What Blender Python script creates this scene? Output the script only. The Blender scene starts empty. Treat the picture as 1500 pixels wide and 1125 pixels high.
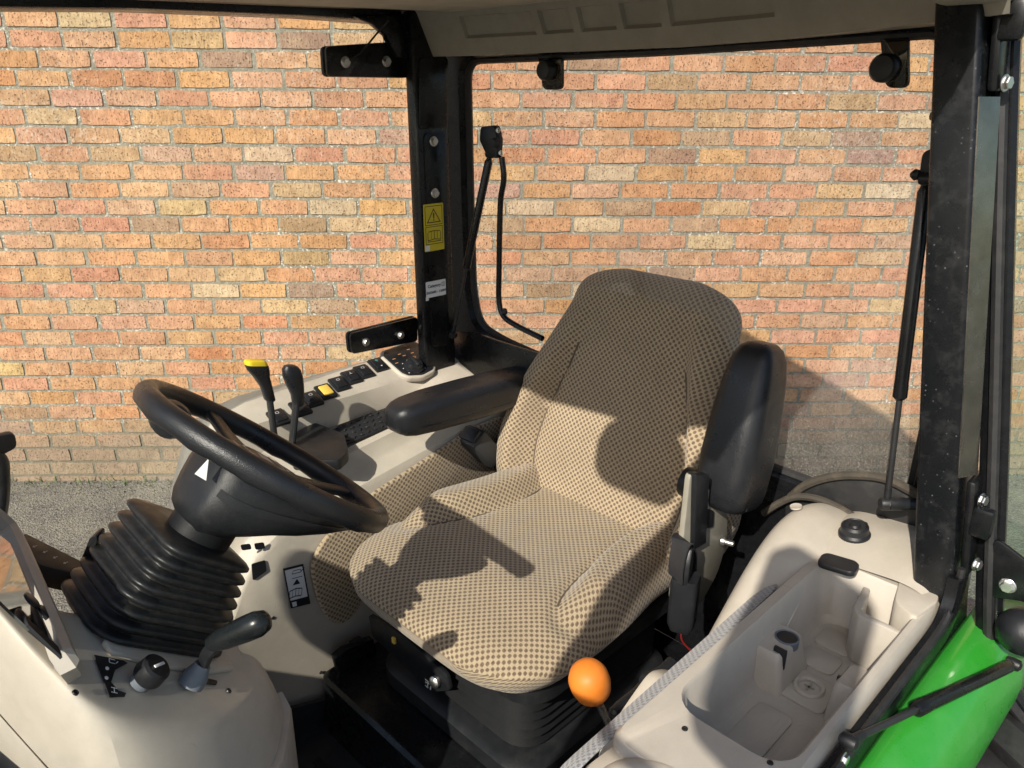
import bpy, bmesh, math, random
from mathutils import Vector, Matrix, noise
random.seed(7)
S = bpy.context.scene
COL = S.collection
V = Vector
pi = math.pi

# ------------------------------------------------------------------ camera
# world: X = tractor forward, Y = tractor left, Z up, ground at 0, metres
FPX = 1130.0
CAM = V((1.211, 0.980, 1.85))
TH = math.radians(20.6)
FW = V((-math.sqrt(.5), -math.sqrt(.5), 0)); RT = V((FW.y, -FW.x, 0)); UP = V((0, 0, 1))
_F = FW * math.cos(TH) - UP * math.sin(TH)
_U = FW * math.sin(TH) + UP * math.cos(TH)
ROLL = 0.0055
_R2 = (RT + _U * ROLL).normalized(); _U2 = (_U - RT * ROLL).normalized()
cd = bpy.data.cameras.new('camera'); cam = bpy.data.objects.new('camera', cd); COL.objects.link(cam)
M = Matrix((_R2, _U2, -_F)).transposed().to_4x4(); M.translation = CAM
cam.matrix_world = M
cd.sensor_fit = 'HORIZONTAL'; cd.sensor_width = 36.0; cd.lens = 36.0 * FPX / 1500.0
cd.clip_start = 0.02; cd.clip_end = 500
S.camera = cam

# ------------------------------------------------------------------ light
SUN_D = V((-.44, -.13, -.35)).normalized()
w = bpy.data.worlds.new('World'); S.world = w; w.use_nodes = True
wn = w.node_tree.nodes; wl = w.node_tree.links
bg = wn['Background']; sky = wn.new('ShaderNodeTexSky'); sky.sky_type = 'NISHITA'; sky.sun_disc = False
sky.sun_elevation = math.asin(-SUN_D.z)
sky.sun_rotation = pi / 2 - math.atan2(-SUN_D.y, -SUN_D.x)
sky.air_density = 1.0; sky.dust_density = 1.5; sky.ozone_density = 1.0
wl.new(sky.outputs[0], bg.inputs[0]); bg.inputs[1].default_value = 0.115
sd = bpy.data.lights.new('sun', 'SUN'); so = bpy.data.objects.new('sun', sd); COL.objects.link(so)
sd.energy = 4.7; sd.angle = math.radians(0.6); sd.color = (1.0, .93, .82)
so.rotation_euler = SUN_D.to_track_quat('-Z', 'Y').to_euler(); so.location = (4, 2, 6)
S.view_settings.view_transform = 'Standard'; S.view_settings.look = 'None'
S.view_settings.gamma = 1.0; S.view_settings.use_curve_mapping = False
S.view_settings.exposure = 0.40
S.render.engine = 'CYCLES'
S.cycles.max_bounces = 8; S.cycles.transparent_max_bounces = 16
S.cycles.use_denoising = True

# ------------------------------------------------------------------ pixel -> point on a plane of the place
def ray(px, py):
    return _F + _R2 * ((px - 750) / FPX) - _U2 * ((py - 562.5) / FPX)
def at(px, py, x=None, y=None, z=None):
    r = ray(px, py)
    t = (x - CAM.x) / r.x if x is not None else (y - CAM.y) / r.y if y is not None else (z - CAM.z) / r.z
    return CAM + r * t
def on(px, py, p, n):
    r = ray(px, py); return CAM + r * ((V(p) - CAM).dot(n) / r.dot(n))

# ------------------------------------------------------------------ materials
MATS = {}
def nmat(name):
    m = bpy.data.materials.new(name); m.use_nodes = True; MATS[name] = m
    nt = m.node_tree; return m, nt.nodes, nt.links, nt.nodes['Principled BSDF']
def setc(s, c): s.default_value = (c[0], c[1], c[2], 1)
def noise_n(n, l, co, scale, detail=3, rough=.55):
    t = n.new('ShaderNodeTexNoise'); t.inputs['Scale'].default_value = scale
    t.inputs['Detail'].default_value = detail; t.inputs['Roughness'].default_value = rough
    l.new(co, t.inputs['Vector']); return t.outputs['Fac']
def ramp(n, l, fac, pts):
    r = n.new('ShaderNodeValToRGB'); e = r.color_ramp.elements
    while len(e) < len(pts): e.new(.5)
    for k, (p, c) in zip(e, pts):
        k.position = p; k.color = (c, c, c, 1) if isinstance(c, (int, float)) else (c[0], c[1], c[2], 1)
    l.new(fac, r.inputs[0]); return r.outputs[0]
def mixc(n, l, fac, a, b, mode='MIX'):
    m = n.new('ShaderNodeMix'); m.data_type = 'RGBA'; m.blend_type = mode
    for s, v in ((m.inputs[0], fac), (m.inputs[6], a), (m.inputs[7], b)):
        if hasattr(v, 'is_linked'): l.new(v, s)
        elif isinstance(v, (int, float)): s.default_value = v
        else: setc(s, v)
    return m.outputs[2]
def mth(n, l, op, a, b=None, c=None, clamp=False):
    m = n.new('ShaderNodeMath'); m.operation = op; m.use_clamp = clamp
    for s, v in zip(m.inputs, (a, b, c)):
        if v is None: continue
        if hasattr(v, 'is_linked'): l.new(v, s)
        else: s.default_value = v
    return m.outputs[0]
def bump(n, l, h, bsdf, strength=.3, dist=.002, normal=None):
    b = n.new('ShaderNodeBump'); b.inputs['Strength'].default_value = strength; b.inputs['Distance'].default_value = dist
    l.new(h, b.inputs['Height'])
    if normal is not None: l.new(normal, b.inputs['Normal'])
    if bsdf is not None: l.new(b.outputs[0], bsdf.inputs['Normal'])
    return b.outputs[0]
def geo_pos(n): return n.new('ShaderNodeNewGeometry').outputs['Position']

def plastic(name, col, rough=.45, grain=900, gs=.25, dust=.0, dustc=(.35, .32, .27), dscale=14, spec=.5, smudge=.12, metal=0, scuff=0):
    m, n, l, b = nmat(name); p = geo_pos(n)
    c = mixc(n, l, ramp(n, l, noise_n(n, l, p, dscale, 5, .65), [(.35, 0), (.75, 1)]), [q * (1 - smudge) for q in col], [min(1, q * (1 + smudge)) for q in col])
    if dust:
        f = mth(n, l, 'MULTIPLY', ramp(n, l, noise_n(n, l, p, dscale * 2.3, 6, .7), [(.48, 0), (.72, 1)]), dust)
        c = mixc(n, l, f, c, dustc)
        sp = ramp(n, l, noise_n(n, l, p, 420, 2, .5), [(.70, 0), (.76, 1)])
        c = mixc(n, l, mth(n, l, 'MULTIPLY', sp, min(1, dust * 2.2)), c, dustc)
    if scuff:
        for sc_, ang in (((160, 6, 60), .5), ((9, 190, 40), -.3)):
            mp = n.new('ShaderNodeMapping'); l.new(p, mp.inputs[0]); mp.inputs['Scale'].default_value = sc_; mp.inputs['Rotation'].default_value = (ang, ang * 1.7, ang)
            f = mth(n, l, 'MULTIPLY', ramp(n, l, noise_n(n, l, mp.outputs[0], 1.0, 3, .6), [(.66, 0), (.72, 1)]), ramp(n, l, noise_n(n, l, p, 7, 3, .6), [(.52, 0), (.68, scuff)]))
            c = mixc(n, l, f, c, dustc)
    l.new(c, b.inputs['Base Color'])
    r = ramp(n, l, noise_n(n, l, p, dscale * 1.7, 5, .6), [(.3, max(0, rough - .1)), (.7, min(1, rough + .12))])
    l.new(r, b.inputs['Roughness']); b.inputs['Specular IOR Level'].default_value = spec; b.inputs['Metallic'].default_value = metal
    if gs: bump(n, l, noise_n(n, l, p, grain, 2, .5), b, gs, .0006)
    return m

plastic('beige', (.465, .42, .35), .46, 1400, .4, dust=.12, dustc=(.28, .23, .17), scuff=.5, smudge=.07)
plastic('beige_grey', (.435, .395, .335), .46, 1400, .4, dust=.12, dustc=(.25, .21, .16), scuff=.5, smudge=.07)
plastic('headliner', (.42, .39, .32), .85, 1500, .4)
plastic('trim_grey', (.27, .25, .205), .6, 1100, .2)
plastic('black_plastic', (.011, .012, .014), .40, 850, .45, dust=.07, dustc=(.13, .125, .115), spec=.4)
plastic('black_soft', (.012, .013, .0155), .33, 700, .8, dust=.03, dustc=(.14, .135, .13), smudge=.2, spec=.45)
plastic('boot_rubber', (.011, .012, .0135), .40, 500, .35, dust=.10, dustc=(.20, .17, .12), dscale=22, spec=.4)
plastic('black_paint', (.006, .0065, .0075), .26, 1500, .08, dust=.03, dustc=(.15, .15, .15), spec=.35)
plastic('black_rubber', (.013, .013, .014), .55, 600, .3, dust=.12, dustc=(.14, .13, .11))
plastic('mat_black', (.012, .013, .016), .5, 350, .5, dust=.14, dustc=(.12, .12, .12))
plastic('dark_metal', (.05, .05, .052), .35, 900, .1, metal=.6)
plastic('steel', (.62, .62, .60), .25, 900, .1, metal=1.0, smudge=.25)
plastic('zinc', (.70, .69, .66), .32, 700, .15, metal=1.0, smudge=.3)
plastic('seat_plate', (.27, .25, .20), .5, 900, .2, dust=.2)
plastic('orange', (.66, .19, .022), .50, 900, .2, dust=.08, dustc=(.45, .16, .05), smudge=.10, spec=.35)
plastic('yellow', (.80, .58, .02), .4, 900, .1, smudge=.05)
plastic('amber_switch', (.75, .52, .09), .45, 900, .1, smudge=.05)
plastic('grey_cap', (.13, .15, .175), .5, 900, .2)
plastic('white_sticker', (.72, .73, .74), .4, 900, .0, smudge=.05)
plastic('yellow_sticker', (.62, .50, .02), .4, 900, .0, smudge=.06)
plastic('ink', (.012, .012, .014), .5, 900, .0)
plastic('white_mark', (.72, .72, .70), .45, 900, .0, smudge=.03)
plastic('silver_mark', (.45, .46, .48), .35, 900, .0, smudge=.03)
plastic('icon_amber', (.45, .22, .09), .5, 900, .0)
plastic('icon_teal', (.08, .30, .30), .5, 900, .0)
plastic('red_wire', (.22, .012, .012), .5, 900, .0)
plastic('grey_grip', (.010, .012, .013), .25, 900, .15, spec=.35)
plastic('bright_trim', (.34, .30, .27), .20, 900, .05, metal=1.0, smudge=.25)
plastic('seam_thread', (.115, .088, .06), .9, 900, .3)
plastic('dusty_rubber', (.05, .042, .032), .8, 300, .6, dust=.3, dustc=(.17, .135, .09))
plastic('buckle_grey', (.030, .033, .036), .45, 800, .3, spec=.4)
plastic('bellows_black', (.006, .0065, .0075), .55, 400, .3, spec=.25)
plastic('webbing', (.02, .02, .022), .6, 420, .7)

# painted pillar with dried water drops
m, n, l, b = nmat('pillar_paint'); p = geo_pos(n)
vo = n.new('ShaderNodeTexVoronoi'); vo.inputs['Scale'].default_value = 150; l.new(p, vo.inputs['Vector'])
keep = ramp(n, l, noise_n(n, l, p, 9, 3, .6), [(.40, 0), (.58, 1)])
drop = mth(n, l, 'MULTIPLY', mth(n, l, 'MULTIPLY', ramp(n, l, vo.outputs['Distance'], [(.13, 1), (.22, 0)]), ramp(n, l, vo.outputs['Color'], [(.66, 0), (.72, 1)])), keep)
c = mixc(n, l, mth(n, l, 'MULTIPLY', drop, .14), (.006, .0068, .008), (.55, .56, .58))
c = mixc(n, l, mth(n, l, 'MULTIPLY', ramp(n, l, noise_n(n, l, p, 30, 6, .7), [(.5, 0), (.8, 1)]), .06), c, (.4, .4, .4))
l.new(c, b.inputs['Base Color']); l.new(ramp(n, l, noise_n(n, l, p, 25, 5, .6), [(.3, .2), (.7, .36)]), b.inputs['Roughness']); b.inputs['Specular IOR Level'].default_value = .32

# green paint
m, n, l, b = nmat('green_paint'); p = geo_pos(n)
c = mixc(n, l, ramp(n, l, noise_n(n, l, p, 16, 5, .65), [(.4, 0), (.8, 1)]), (.024, .265, .022), (.05, .30, .045))
l.new(c, b.inputs['Base Color']); b.inputs['Roughness'].default_value = .32
l.new(ramp(n, l, noise_n(n, l, p, 60, 6, .7), [(.35, .26), (.75, .48)]), b.inputs['Roughness']); b.inputs['Coat Weight'].default_value = .4; b.inputs['Coat Roughness'].default_value = .06

# seat cloth: staggered dark cells in a pale knitted ground, laid out along the surface in metres
def cloth(name, ground, ground2, dot, pitch=.0138, r0=.18, r1=.29):
    m, n, l, b = nmat(name)
    uv = n.new('ShaderNodeUVMap').outputs[0]
    wob = n.new('ShaderNodeTexNoise'); wob.inputs['Scale'].default_value = 60; l.new(uv, wob.inputs['Vector'])
    sub = n.new('ShaderNodeVectorMath'); sub.operation = 'SUBTRACT'; l.new(wob.outputs['Color'], sub.inputs[0]); sub.inputs[1].default_value = (.5, .5, .5)
    sc = n.new('ShaderNodeVectorMath'); sc.operation = 'SCALE'; l.new(sub.outputs[0], sc.inputs[0]); sc.inputs['Scale'].default_value = .0022
    ad = n.new('ShaderNodeVectorMath'); ad.operation = 'ADD'; l.new(uv, ad.inputs[0]); l.new(sc.outputs[0], ad.inputs[1])
    k = n.new('ShaderNodeVectorMath'); k.operation = 'SCALE'; l.new(ad.outputs[0], k.inputs[0]); k.inputs['Scale'].default_value = 1 / pitch
    def lat(off):
        a = n.new('ShaderNodeVectorMath'); a.operation = 'ADD'; l.new(k.outputs[0], a.inputs[0]); a.inputs[1].default_value = (off, off, 0)
        fr = n.new('ShaderNodeVectorMath'); fr.operation = 'FRACTION'; l.new(a.outputs[0], fr.inputs[0])
        sb = n.new('ShaderNodeVectorMath'); sb.operation = 'SUBTRACT'; l.new(fr.outputs[0], sb.inputs[0]); sb.inputs[1].default_value = (.5, .5, 0)
        s = n.new('ShaderNodeSeparateXYZ'); l.new(sb.outputs[0], s.inputs[0])
        ax = mth(n, l, 'POWER', mth(n, l, 'ABSOLUTE', s.outputs[0]), 3); ay = mth(n, l, 'POWER', mth(n, l, 'ABSOLUTE', s.outputs[1]), 3)
        return mth(n, l, 'POWER', mth(n, l, 'ADD', ax, ay), 1 / 3)
    dmin = mth(n, l, 'MINIMUM', lat(0), lat(.5))
    msk = ramp(n, l, dmin, [(r0, 1), (r1, 0)])
    fib = noise_n(n, l, uv, 900, 2, .6)
    g = mixc(n, l, ramp(n, l, fib, [(.3, 0), (.7, 1)]), ground, ground2)
    big = ramp(n, l, noise_n(n, l, uv, 9, 4, .6), [(.3, .86), (.7, 1.06)])
    g = mixc(n, l, 1.0, g, big, 'MULTIPLY')
    dd = mixc(n, l, ramp(n, l, noise_n(n, l, uv, 260, 2, .6), [(.3, 0), (.7, 1)]), dot, [q * 2.0 for q in dot])
    l.new(mixc(n, l, msk, g, dd), b.inputs['Base Color'])
    b.inputs['Roughness'].default_value = .9; b.inputs['Specular IOR Level'].default_value = .15
    b.inputs['Sheen Weight'].default_value = .25; b.inputs['Sheen Roughness'].default_value = .5
    h = mth(n, l, 'ADD', mth(n, l, 'MULTIPLY', msk, -.8), mth(n, l, 'MULTIPLY', fib, .35))
    bump(n, l, h, b, .55, .0016)
    return m
cloth('seat_cloth', (.345, .27, .175), (.445, .36, .243), (.098, .069, .047))
cloth('grey_cloth', (.27, .275, .28), (.35, .35, .35), (.13, .13, .135), pitch=.0105)

# glass
def glass(name, tint, dirt=.03, dscale=25, low=None):
    m, n, l, b = nmat(name)
    out = n['Material Output']; p = geo_pos(n)
    tr = n.new('ShaderNodeBsdfTransparent'); setc(tr.inputs[0], tint)
    gl = n.new('ShaderNodeBsdfGlossy'); gl.inputs['Roughness'].default_value = .02
    lw = n.new('ShaderNodeLayerWeight'); lw.inputs[0].default_value = .5
    fz = mth(n, l, 'MULTIPLY_ADD', mth(n, l, 'POWER', lw.outputs['Facing'], 5), .9, .03)
    mx = n.new('ShaderNodeMixShader'); l.new(fz, mx.inputs[0]); l.new(tr.outputs[0], mx.inputs[1]); l.new(gl.outputs[0], mx.inputs[2])
    df = n.new('ShaderNodeBsdfDiffuse'); setc(df.inputs[0], (.62, .58, .52))
    f = mth(n, l, 'MULTIPLY', ramp(n, l, noise_n(n, l, p, dscale, 6, .7), [(.35, .25), (.75, 1)]), dirt)
    if low:
        sx = n.new('ShaderNodeSeparateXYZ'); l.new(p, sx.inputs[0])
        z = mth(n, l, 'MULTIPLY_ADD', sx.outputs[2], -1 / (low[1] - low[0]), low[1] / (low[1] - low[0]), True)
        spk = ramp(n, l, noise_n(n, l, p, 260, 3, .6), [(.52, 0), (.66, 1)])
        f = mth(n, l, 'ADD', f, mth(n, l, 'MULTIPLY', mth(n, l, 'MULTIPLY', z, spk), low[2]))
    m2 = n.new('ShaderNodeMixShader'); l.new(f, m2.inputs[0]); l.new(mx.outputs[0], m2.inputs[1]); l.new(df.outputs[0], m2.inputs[2])
    l.new(m2.outputs[0], out.inputs[0]); return m
glass('glass_clear', (.97, .98, .97), .012)
glass('glass_rear', (.95, .95, .945), .085, 5, (1.1, 1.45, .16))
glass('glass_door', (.80, .90, .86), .05)
glass('smoked', (.10, .11, .10), .02)
m, n, l, b = nmat('lens'); setc(b.inputs['Base Color'], (.012, .012, .012)); b.inputs['Roughness'].default_value = .04; b.inputs['Specular IOR Level'].default_value = 1.0; b.inputs['Coat Weight'].default_value = 1

# brick, mortar, ground
def brickmat(name, attr):
    m, n, l, b = nmat(name); p = geo_pos(n)
    if attr: a = n.new('ShaderNodeVertexColor'); a.layer_name = 'tone'; base = a.outputs[0]
    else: base = n.new('ShaderNodeObjectInfo').outputs['Color']
    n1 = noise_n(n, l, p, 22, 5, .65)
    c = mixc(n, l, 1.0, base, mixc(n, l, ramp(n, l, n1, [(.3, 0), (.72, 1)]), (.72, .70, .68), (1.18, 1.22, 1.24)), 'MULTIPLY')
    # pale and rusty patches
    n2 = noise_n(n, l, p, 7, 4, .6)
    c = mixc(n, l, mth(n, l, 'MULTIPLY', ramp(n, l, n2, [(.55, 0), (.75, 1)]), .38), c, (.56, .40, .22))
    st = n.new('ShaderNodeMapping'); l.new(p, st.inputs[0]); st.inputs['Scale'].default_value = (1, 1, .25)
    n4 = noise_n(n, l, st.outputs[0], 90, 4, .6)
    c = mixc(n, l, mth(n, l, 'MULTIPLY', ramp(n, l, n4, [(.5, 0), (.7, 1)]), .22), c, (.24, .10, .05))
    n3 = noise_n(n, l, p, 125, 4, .6)
    pit = ramp(n, l, n3, [(.60, 0), (.66, 1)])
    c = mixc(n, l, mth(n, l, 'MULTIPLY', pit, .55), c, (.10, .055, .033))
    wsp = ramp(n, l, noise_n(n, l, p, 95, 3, .6), [(.66, 0), (.71, 1)])
    c = mixc(n, l, mth(n, l, 'MULTIPLY', wsp, .5), c, (.62, .56, .46))
    # broad weathering: darker damp runs and pale lime bloom
    mp = n.new('ShaderNodeMapping'); l.new(p, mp.inputs[0]); mp.inputs['Scale'].default_value = (1.4, 1.4, .5)
    n5 = noise_n(n, l, mp.outputs[0], 1.3, 5, .6)
    c = mixc(n, l, 1.0, c, ramp(n, l, n5, [(.30, .84), (.70, 1.10)]), 'MULTIPLY')
    lm = mth(n, l, 'MULTIPLY', ramp(n, l, noise_n(n, l, p, 1.9, 4, .6), [(.50, 0), (.68, 1)]), ramp(n, l, noise_n(n, l, p, 55, 4, .7), [(.50, 0), (.66, 1)]))
    c = mixc(n, l, mth(n, l, 'MULTIPLY', lm, .45), c, (.66, .60, .50))
    # damp, splashed foot of the wall
    sx = n.new('ShaderNodeSeparateXYZ'); l.new(p, sx.inputs[0])
    zz = mth(n, l, 'ADD', sx.outputs[2], mth(n, l, 'MULTIPLY_ADD', noise_n(n, l, p, 3.5, 4, .6), .30, -.15))
    ft = ramp(n, l, zz, [(.20, 1), (.37, 0)])
    c = mixc(n, l, mth(n, l, 'MULTIPLY', ft, .72), c, mixc(n, l, n1, (.17, .15, .115), (.30, .27, .20)))
    l.new(c, b.inputs['Base Color']); b.inputs['Roughness'].default_value = .92; b.inputs['Specular IOR Level'].default_value = .2
    h = mth(n, l, 'ADD', mth(n, l, 'MULTIPLY', pit, -.9), mth(n, l, 'ADD', mth(n, l, 'MULTIPLY', n3, .5), n4))
    bump(n, l, h, b, .95, .0055)
    return m
brickmat('brick', False); brickmat('brick_far', True)
m, n, l, b = nmat('mortar'); p = geo_pos(n)
c = mixc(n, l, ramp(n, l, noise_n(n, l, p, 40, 5, .7), [(.3, 0), (.7, 1)]), (.215, .20, .155), (.37, .35, .28))
ef = mth(n, l, 'MULTIPLY', ramp(n, l, noise_n(n, l, p, 80, 4, .65), [(.56, 0), (.63, 1)]), ramp(n, l, noise_n(n, l, p, 2.2, 4, .6), [(.40, .08), (.62, 1)]))
c = mixc(n, l, ef, c, (.74, .71, .64))
sx = n.new('ShaderNodeSeparateXYZ'); l.new(p, sx.inputs[0])
ft = ramp(n, l, mth(n, l, 'ADD', sx.outputs[2], mth(n, l, 'MULTIPLY_ADD', noise_n(n, l, p, 3.5, 4, .6), .30, -.15)), [(.20, 1), (.37, 0)])
c = mixc(n, l, mth(n, l, 'MULTIPLY', ft, .8), c, (.19, .17, .125))
l.new(c, b.inputs['Base Color']); b.inputs['Roughness'].default_value = .95; b.inputs['Specular IOR Level'].default_value = .1
bump(n, l, mth(n, l, 'ADD', noise_n(n, l, p, 60, 5, .7), mth(n, l, 'MULTIPLY', noise_n(n, l, p, 240, 3, .6), .5)), b, .9, .006)
m, n, l, b = nmat('asphalt'); p = geo_pos(n)
vo = n.new('ShaderNodeTexVoronoi'); vo.inputs['Scale'].default_value = 130; l.new(p, vo.inputs['Vector'])
c = mixc(n, l, ramp(n, l, vo.outputs['Color'], [(.1, 0), (.9, 1)]), (.075, .072, .065), (.25, .24, .21))
c = mixc(n, l, mth(n, l, 'MULTIPLY', ramp(n, l, noise_n(n, l, p, 5, 6, .7), [(.42, 0), (.7, 1)]), .55), c, (.30, .285, .225))
c = mixc(n, l, mth(n, l, 'MULTIPLY', ramp(n, l, noise_n(n, l, p, 2.3, 5, .7), [(.52, 0), (.7, 1)]), .5), c, (.06, .06, .058))
l.new(c, b.inputs['Base Color']); b.inputs['Roughness'].default_value = .9
bump(n, l, mth(n, l, 'ADD', vo.outputs['Distance'], noise_n(n, l, p, 60, 4, .6)), b, .9, .006)
m, n, l, b = nmat('litter'); p = geo_pos(n)
l.new(mixc(n, l, ramp(n, l, noise_n(n, l, p, 70, 3, .6), [(.3, 0), (.7, 1)]), (.05, .055, .03), (.30, .27, .17)), b.inputs['Base Color']); b.inputs['Roughness'].default_value = .95
m, n, l, b = nmat('leaf'); p = geo_pos(n)
l.new(mixc(n, l, ramp(n, l, noise_n(n, l, p, 90, 3, .6), [(.3, 0), (.7, 1)]), (.05, .10, .03), (.12, .17, .06)), b.inputs['Base Color']); b.inputs['Roughness'].default_value = .7

# ------------------------------------------------------------------ mesh helpers
def finish(me, smooth, ang):
    if smooth:
        me.shade_smooth(); me.set_sharp_from_angle(angle=math.radians(ang))
    else: me.shade_flat()
def obj(name, bm, mat, parent=None, smooth=True, ang=38, normals=True):
    if normals: bmesh.ops.recalc_face_normals(bm, faces=bm.faces)
    me = bpy.data.meshes.new(name); bm.to_mesh(me); bm.free()
    for q in (mat if isinstance(mat, (list, tuple)) else [mat]): me.materials.append(MATS[q])
    finish(me, smooth, ang)
    o = bpy.data.objects.new(name, me); COL.objects.link(o)
    if parent is not None: o.parent = parent; o.matrix_parent_inverse = parent.matrix_world.inverted()
    return o
def tag(o, label=None, cat=None, group=None, kind=None):
    if label: o['label'] = label
    if cat: o['category'] = cat
    if group: o['group'] = group
    if kind: o['kind'] = kind
    return o
def thing(name, label, cat, loc=(0, 0, 0), group=None):
    o = bpy.data.objects.new(name, None); COL.objects.link(o); o.empty_display_size = .05
    o.location = loc; o.matrix_world = Matrix.Translation(V(loc))
    return tag(o, label, cat, group)
def B(): return bmesh.new()
def face(bm, vs, mi=0):
    try: f = bm.faces.new(vs); f.material_index = mi; return f
    except ValueError: return None
def loft(bm, rings, closed=True, cap0=True, cap1=True, mi=0):
    rv = [[bm.verts.new(p) for p in r] for r in rings]; N = len(rings[0])
    for a, b in zip(rv, rv[1:]):
        for i in range(N if closed else N - 1):
            j = (i + 1) % N; face(bm, (a[i], a[j], b[j], b[i]), mi)
    if cap0: face(bm, rv[0][::-1], mi)
    if cap1: face(bm, rv[-1], mi)
    return rv
def bev(bm, w, seg=2, edges=None, ang=30):
    bmesh.ops.recalc_face_normals(bm, faces=bm.faces)
    es = edges if edges is not None else [e for e in bm.edges if len(e.link_faces) == 2 and e.calc_face_angle(0) > math.radians(ang)]
    if w > 0 and es: bmesh.ops.bevel(bm, geom=es, offset=w, offset_type='OFFSET', segments=seg, profile=.5, affect='EDGES', clamp_overlap=True)
def merge(dst, src):
    me = bpy.data.meshes.new('t'); src.to_mesh(me); src.free(); dst.from_mesh(me); bpy.data.meshes.remove(me)
    return dst
def box(c, s, bw=.004, ax=None, seg=2):
    """box of size s about c, optional axes (3 vectors)"""
    bm = B(); c = V(c); ax = ax or (V((1, 0, 0)), V((0, 1, 0)), V((0, 0, 1)))
    def q(i, j, k): return bm.verts.new(c + ax[0] * s[0] * .5 * i + ax[1] * s[1] * .5 * j + ax[2] * s[2] * .5 * k)
    v = [q(i, j, k) for k in (-1, 1) for j in (-1, 1) for i in (-1, 1)]
    for f in ((0, 1, 3, 2), (4, 5, 7, 6), (0, 1, 5, 4), (2, 3, 7, 6), (0, 2, 6, 4), (1, 3, 7, 5)): face(bm, [v[i] for i in f])
    bev(bm, bw, seg); return bm
def prism(poly, nvec, t, bw=.003, seg=2):
    """polygon of 3D points pushed along nvec by t"""
    bm = B(); nv = V(nvec).normalized() * t
    loft(bm, [[V(p) for p in poly], [V(p) + nv for p in poly]])
    bev(bm, bw, seg); return bm
def frame_of(d):
    d = V(d).normalized(); a = V((0, 0, 1)) if abs(d.z) < .9 else V((1, 0, 0))
    u = d.cross(a).normalized(); return u, u.cross(d).normalized(), d
def circ(c, u, v, r, n=16): return [V(c) + u * r * math.cos(2 * pi * i / n) + v * r * math.sin(2 * pi * i / n) for i in range(n)]
def lathe(c, d, prof, n=20, bm=None):
    """profile [(r, along)] turned about the axis d through c"""
    bm = bm or B(); u, v, d = frame_of(d)
    loft(bm, [circ(V(c) + d * h, u, v, max(r, 1e-5), n) for r, h in prof]); return bm
def smooth_path(pts, sub=8):
    P = [V(p) for p in pts]; out = []
    for i in range(len(P) - 1):
        a, b = P[i], P[i + 1]; p0 = P[i - 1] if i else a * 2 - b; p3 = P[i + 2] if i + 2 < len(P) else b * 2 - a
        for k in range(sub):
            t = k / sub
            out.append(.5 * ((2 * a) + (b - p0) * t + (2 * p0 - 5 * a + 4 * b - p3) * t * t + (3 * a - p0 - 3 * b + p3) * t ** 3))
    out.append(P[-1]); return out
def tube(path, r, n=10, bm=None, shape=None, upv=None, cap=True):
    """tube along path; r number or list; shape = list of (a,b) section points"""
    bm = bm or B(); P = [V(p) for p in path]; rings = []; u = None
    for i, p in enumerate(P):
        d = (P[min(i + 1, len(P) - 1)] - P[max(i - 1, 0)]).normalized()
        if upv is not None: v = V(upv); u = d.cross(v).normalized(); v = u.cross(d).normalized()
        elif u is None: u, v, _ = frame_of(d)
        else: u = (u - d * u.dot(d)).normalized(); v = u.cross(d).normalized() * (1)
        rr = r[i] if isinstance(r, (list, tuple)) else r
        if shape: rings.append([p + u * a * rr + v * b_ * rr for a, b_ in shape])
        else: rings.append(circ(p, u, v, rr, n))
    loft(bm, rings, True, cap, cap); return bm
def rrect(w, h, r, n=4):
    out = []
    for cx, cy, a0 in ((w / 2 - r, h / 2 - r, 0), (-w / 2 + r, h / 2 - r, 90), (-w / 2 + r, -h / 2 + r, 180), (w / 2 - r, -h / 2 + r, 270)):
        for k in range(n + 1):
            a = math.radians(a0 + 90 * k / n); out.append((cx + r * math.cos(a), cy + r * math.sin(a)))
    return out
def round_poly(pts, r, n=4):
    """round the corners of a planar 3D polygon"""
    P = [V(p) for p in pts]; out = []
    for i in range(len(P)):
        a, b, c = P[i - 1], P[i], P[(i + 1) % len(P)]
        d1 = (a - b); d2 = (c - b); k = min(r, d1.length * .45, d2.length * .45)
        s, e = b + d1.normalized() * k, b + d2.normalized() * k
        for j in range(n + 1):
            t = j / n; out.append(s * (1 - t) ** 2 + b * 2 * t * (1 - t) + e * t * t)
    return out
def smst(a, b, x):
    t = min(1, max(0, (x - a) / (b - a))); return t * t * (3 - 2 * t)
def hexbolt(c, d, r, parent, name='bolt', mat='zinc'):
    bm = lathe(c, d, [(r * 1.25, 0), (r * 1.3, r * .12), (r * 1.15, r * .25)], 20)
    lathe(c, d, [(r, r * .2), (r, r * .75), (r * .86, r * .9)], 6, bm)
    return obj(name, bm, mat, parent, True, 30)
def lettering(txt, size, c, u, v, parent, mat, name='lettering', bold=0.0, align='CENTER'):
    cu = bpy.data.curves.new(name, 'FONT'); cu.body = txt; cu.size = size; cu.align_x = align; cu.align_y = 'CENTER'; cu.extrude = .0002; cu.offset = bold; cu.resolution_u = 3
    t = bpy.data.objects.new('t', cu); COL.objects.link(t)
    me = bpy.data.meshes.new_from_object(t.evaluated_get(bpy.context.evaluated_depsgraph_get()))
    bpy.data.objects.remove(t); bpy.data.curves.remove(cu)
    u = V(u).normalized(); v = V(v); v = (v - u * v.dot(u)).normalized()
    Mx = Matrix((u, v, u.cross(v))).transposed().to_4x4(); Mx.translation = V(c); me.transform(Mx)
    me.materials.clear(); me.materials.append(MATS[mat]); me.name = name
    o = bpy.data.objects.new(name, me); COL.objects.link(o)
    if parent is not None: o.parent = parent; o.matrix_parent_inverse = parent.matrix_world.inverted()
    return o
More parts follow.
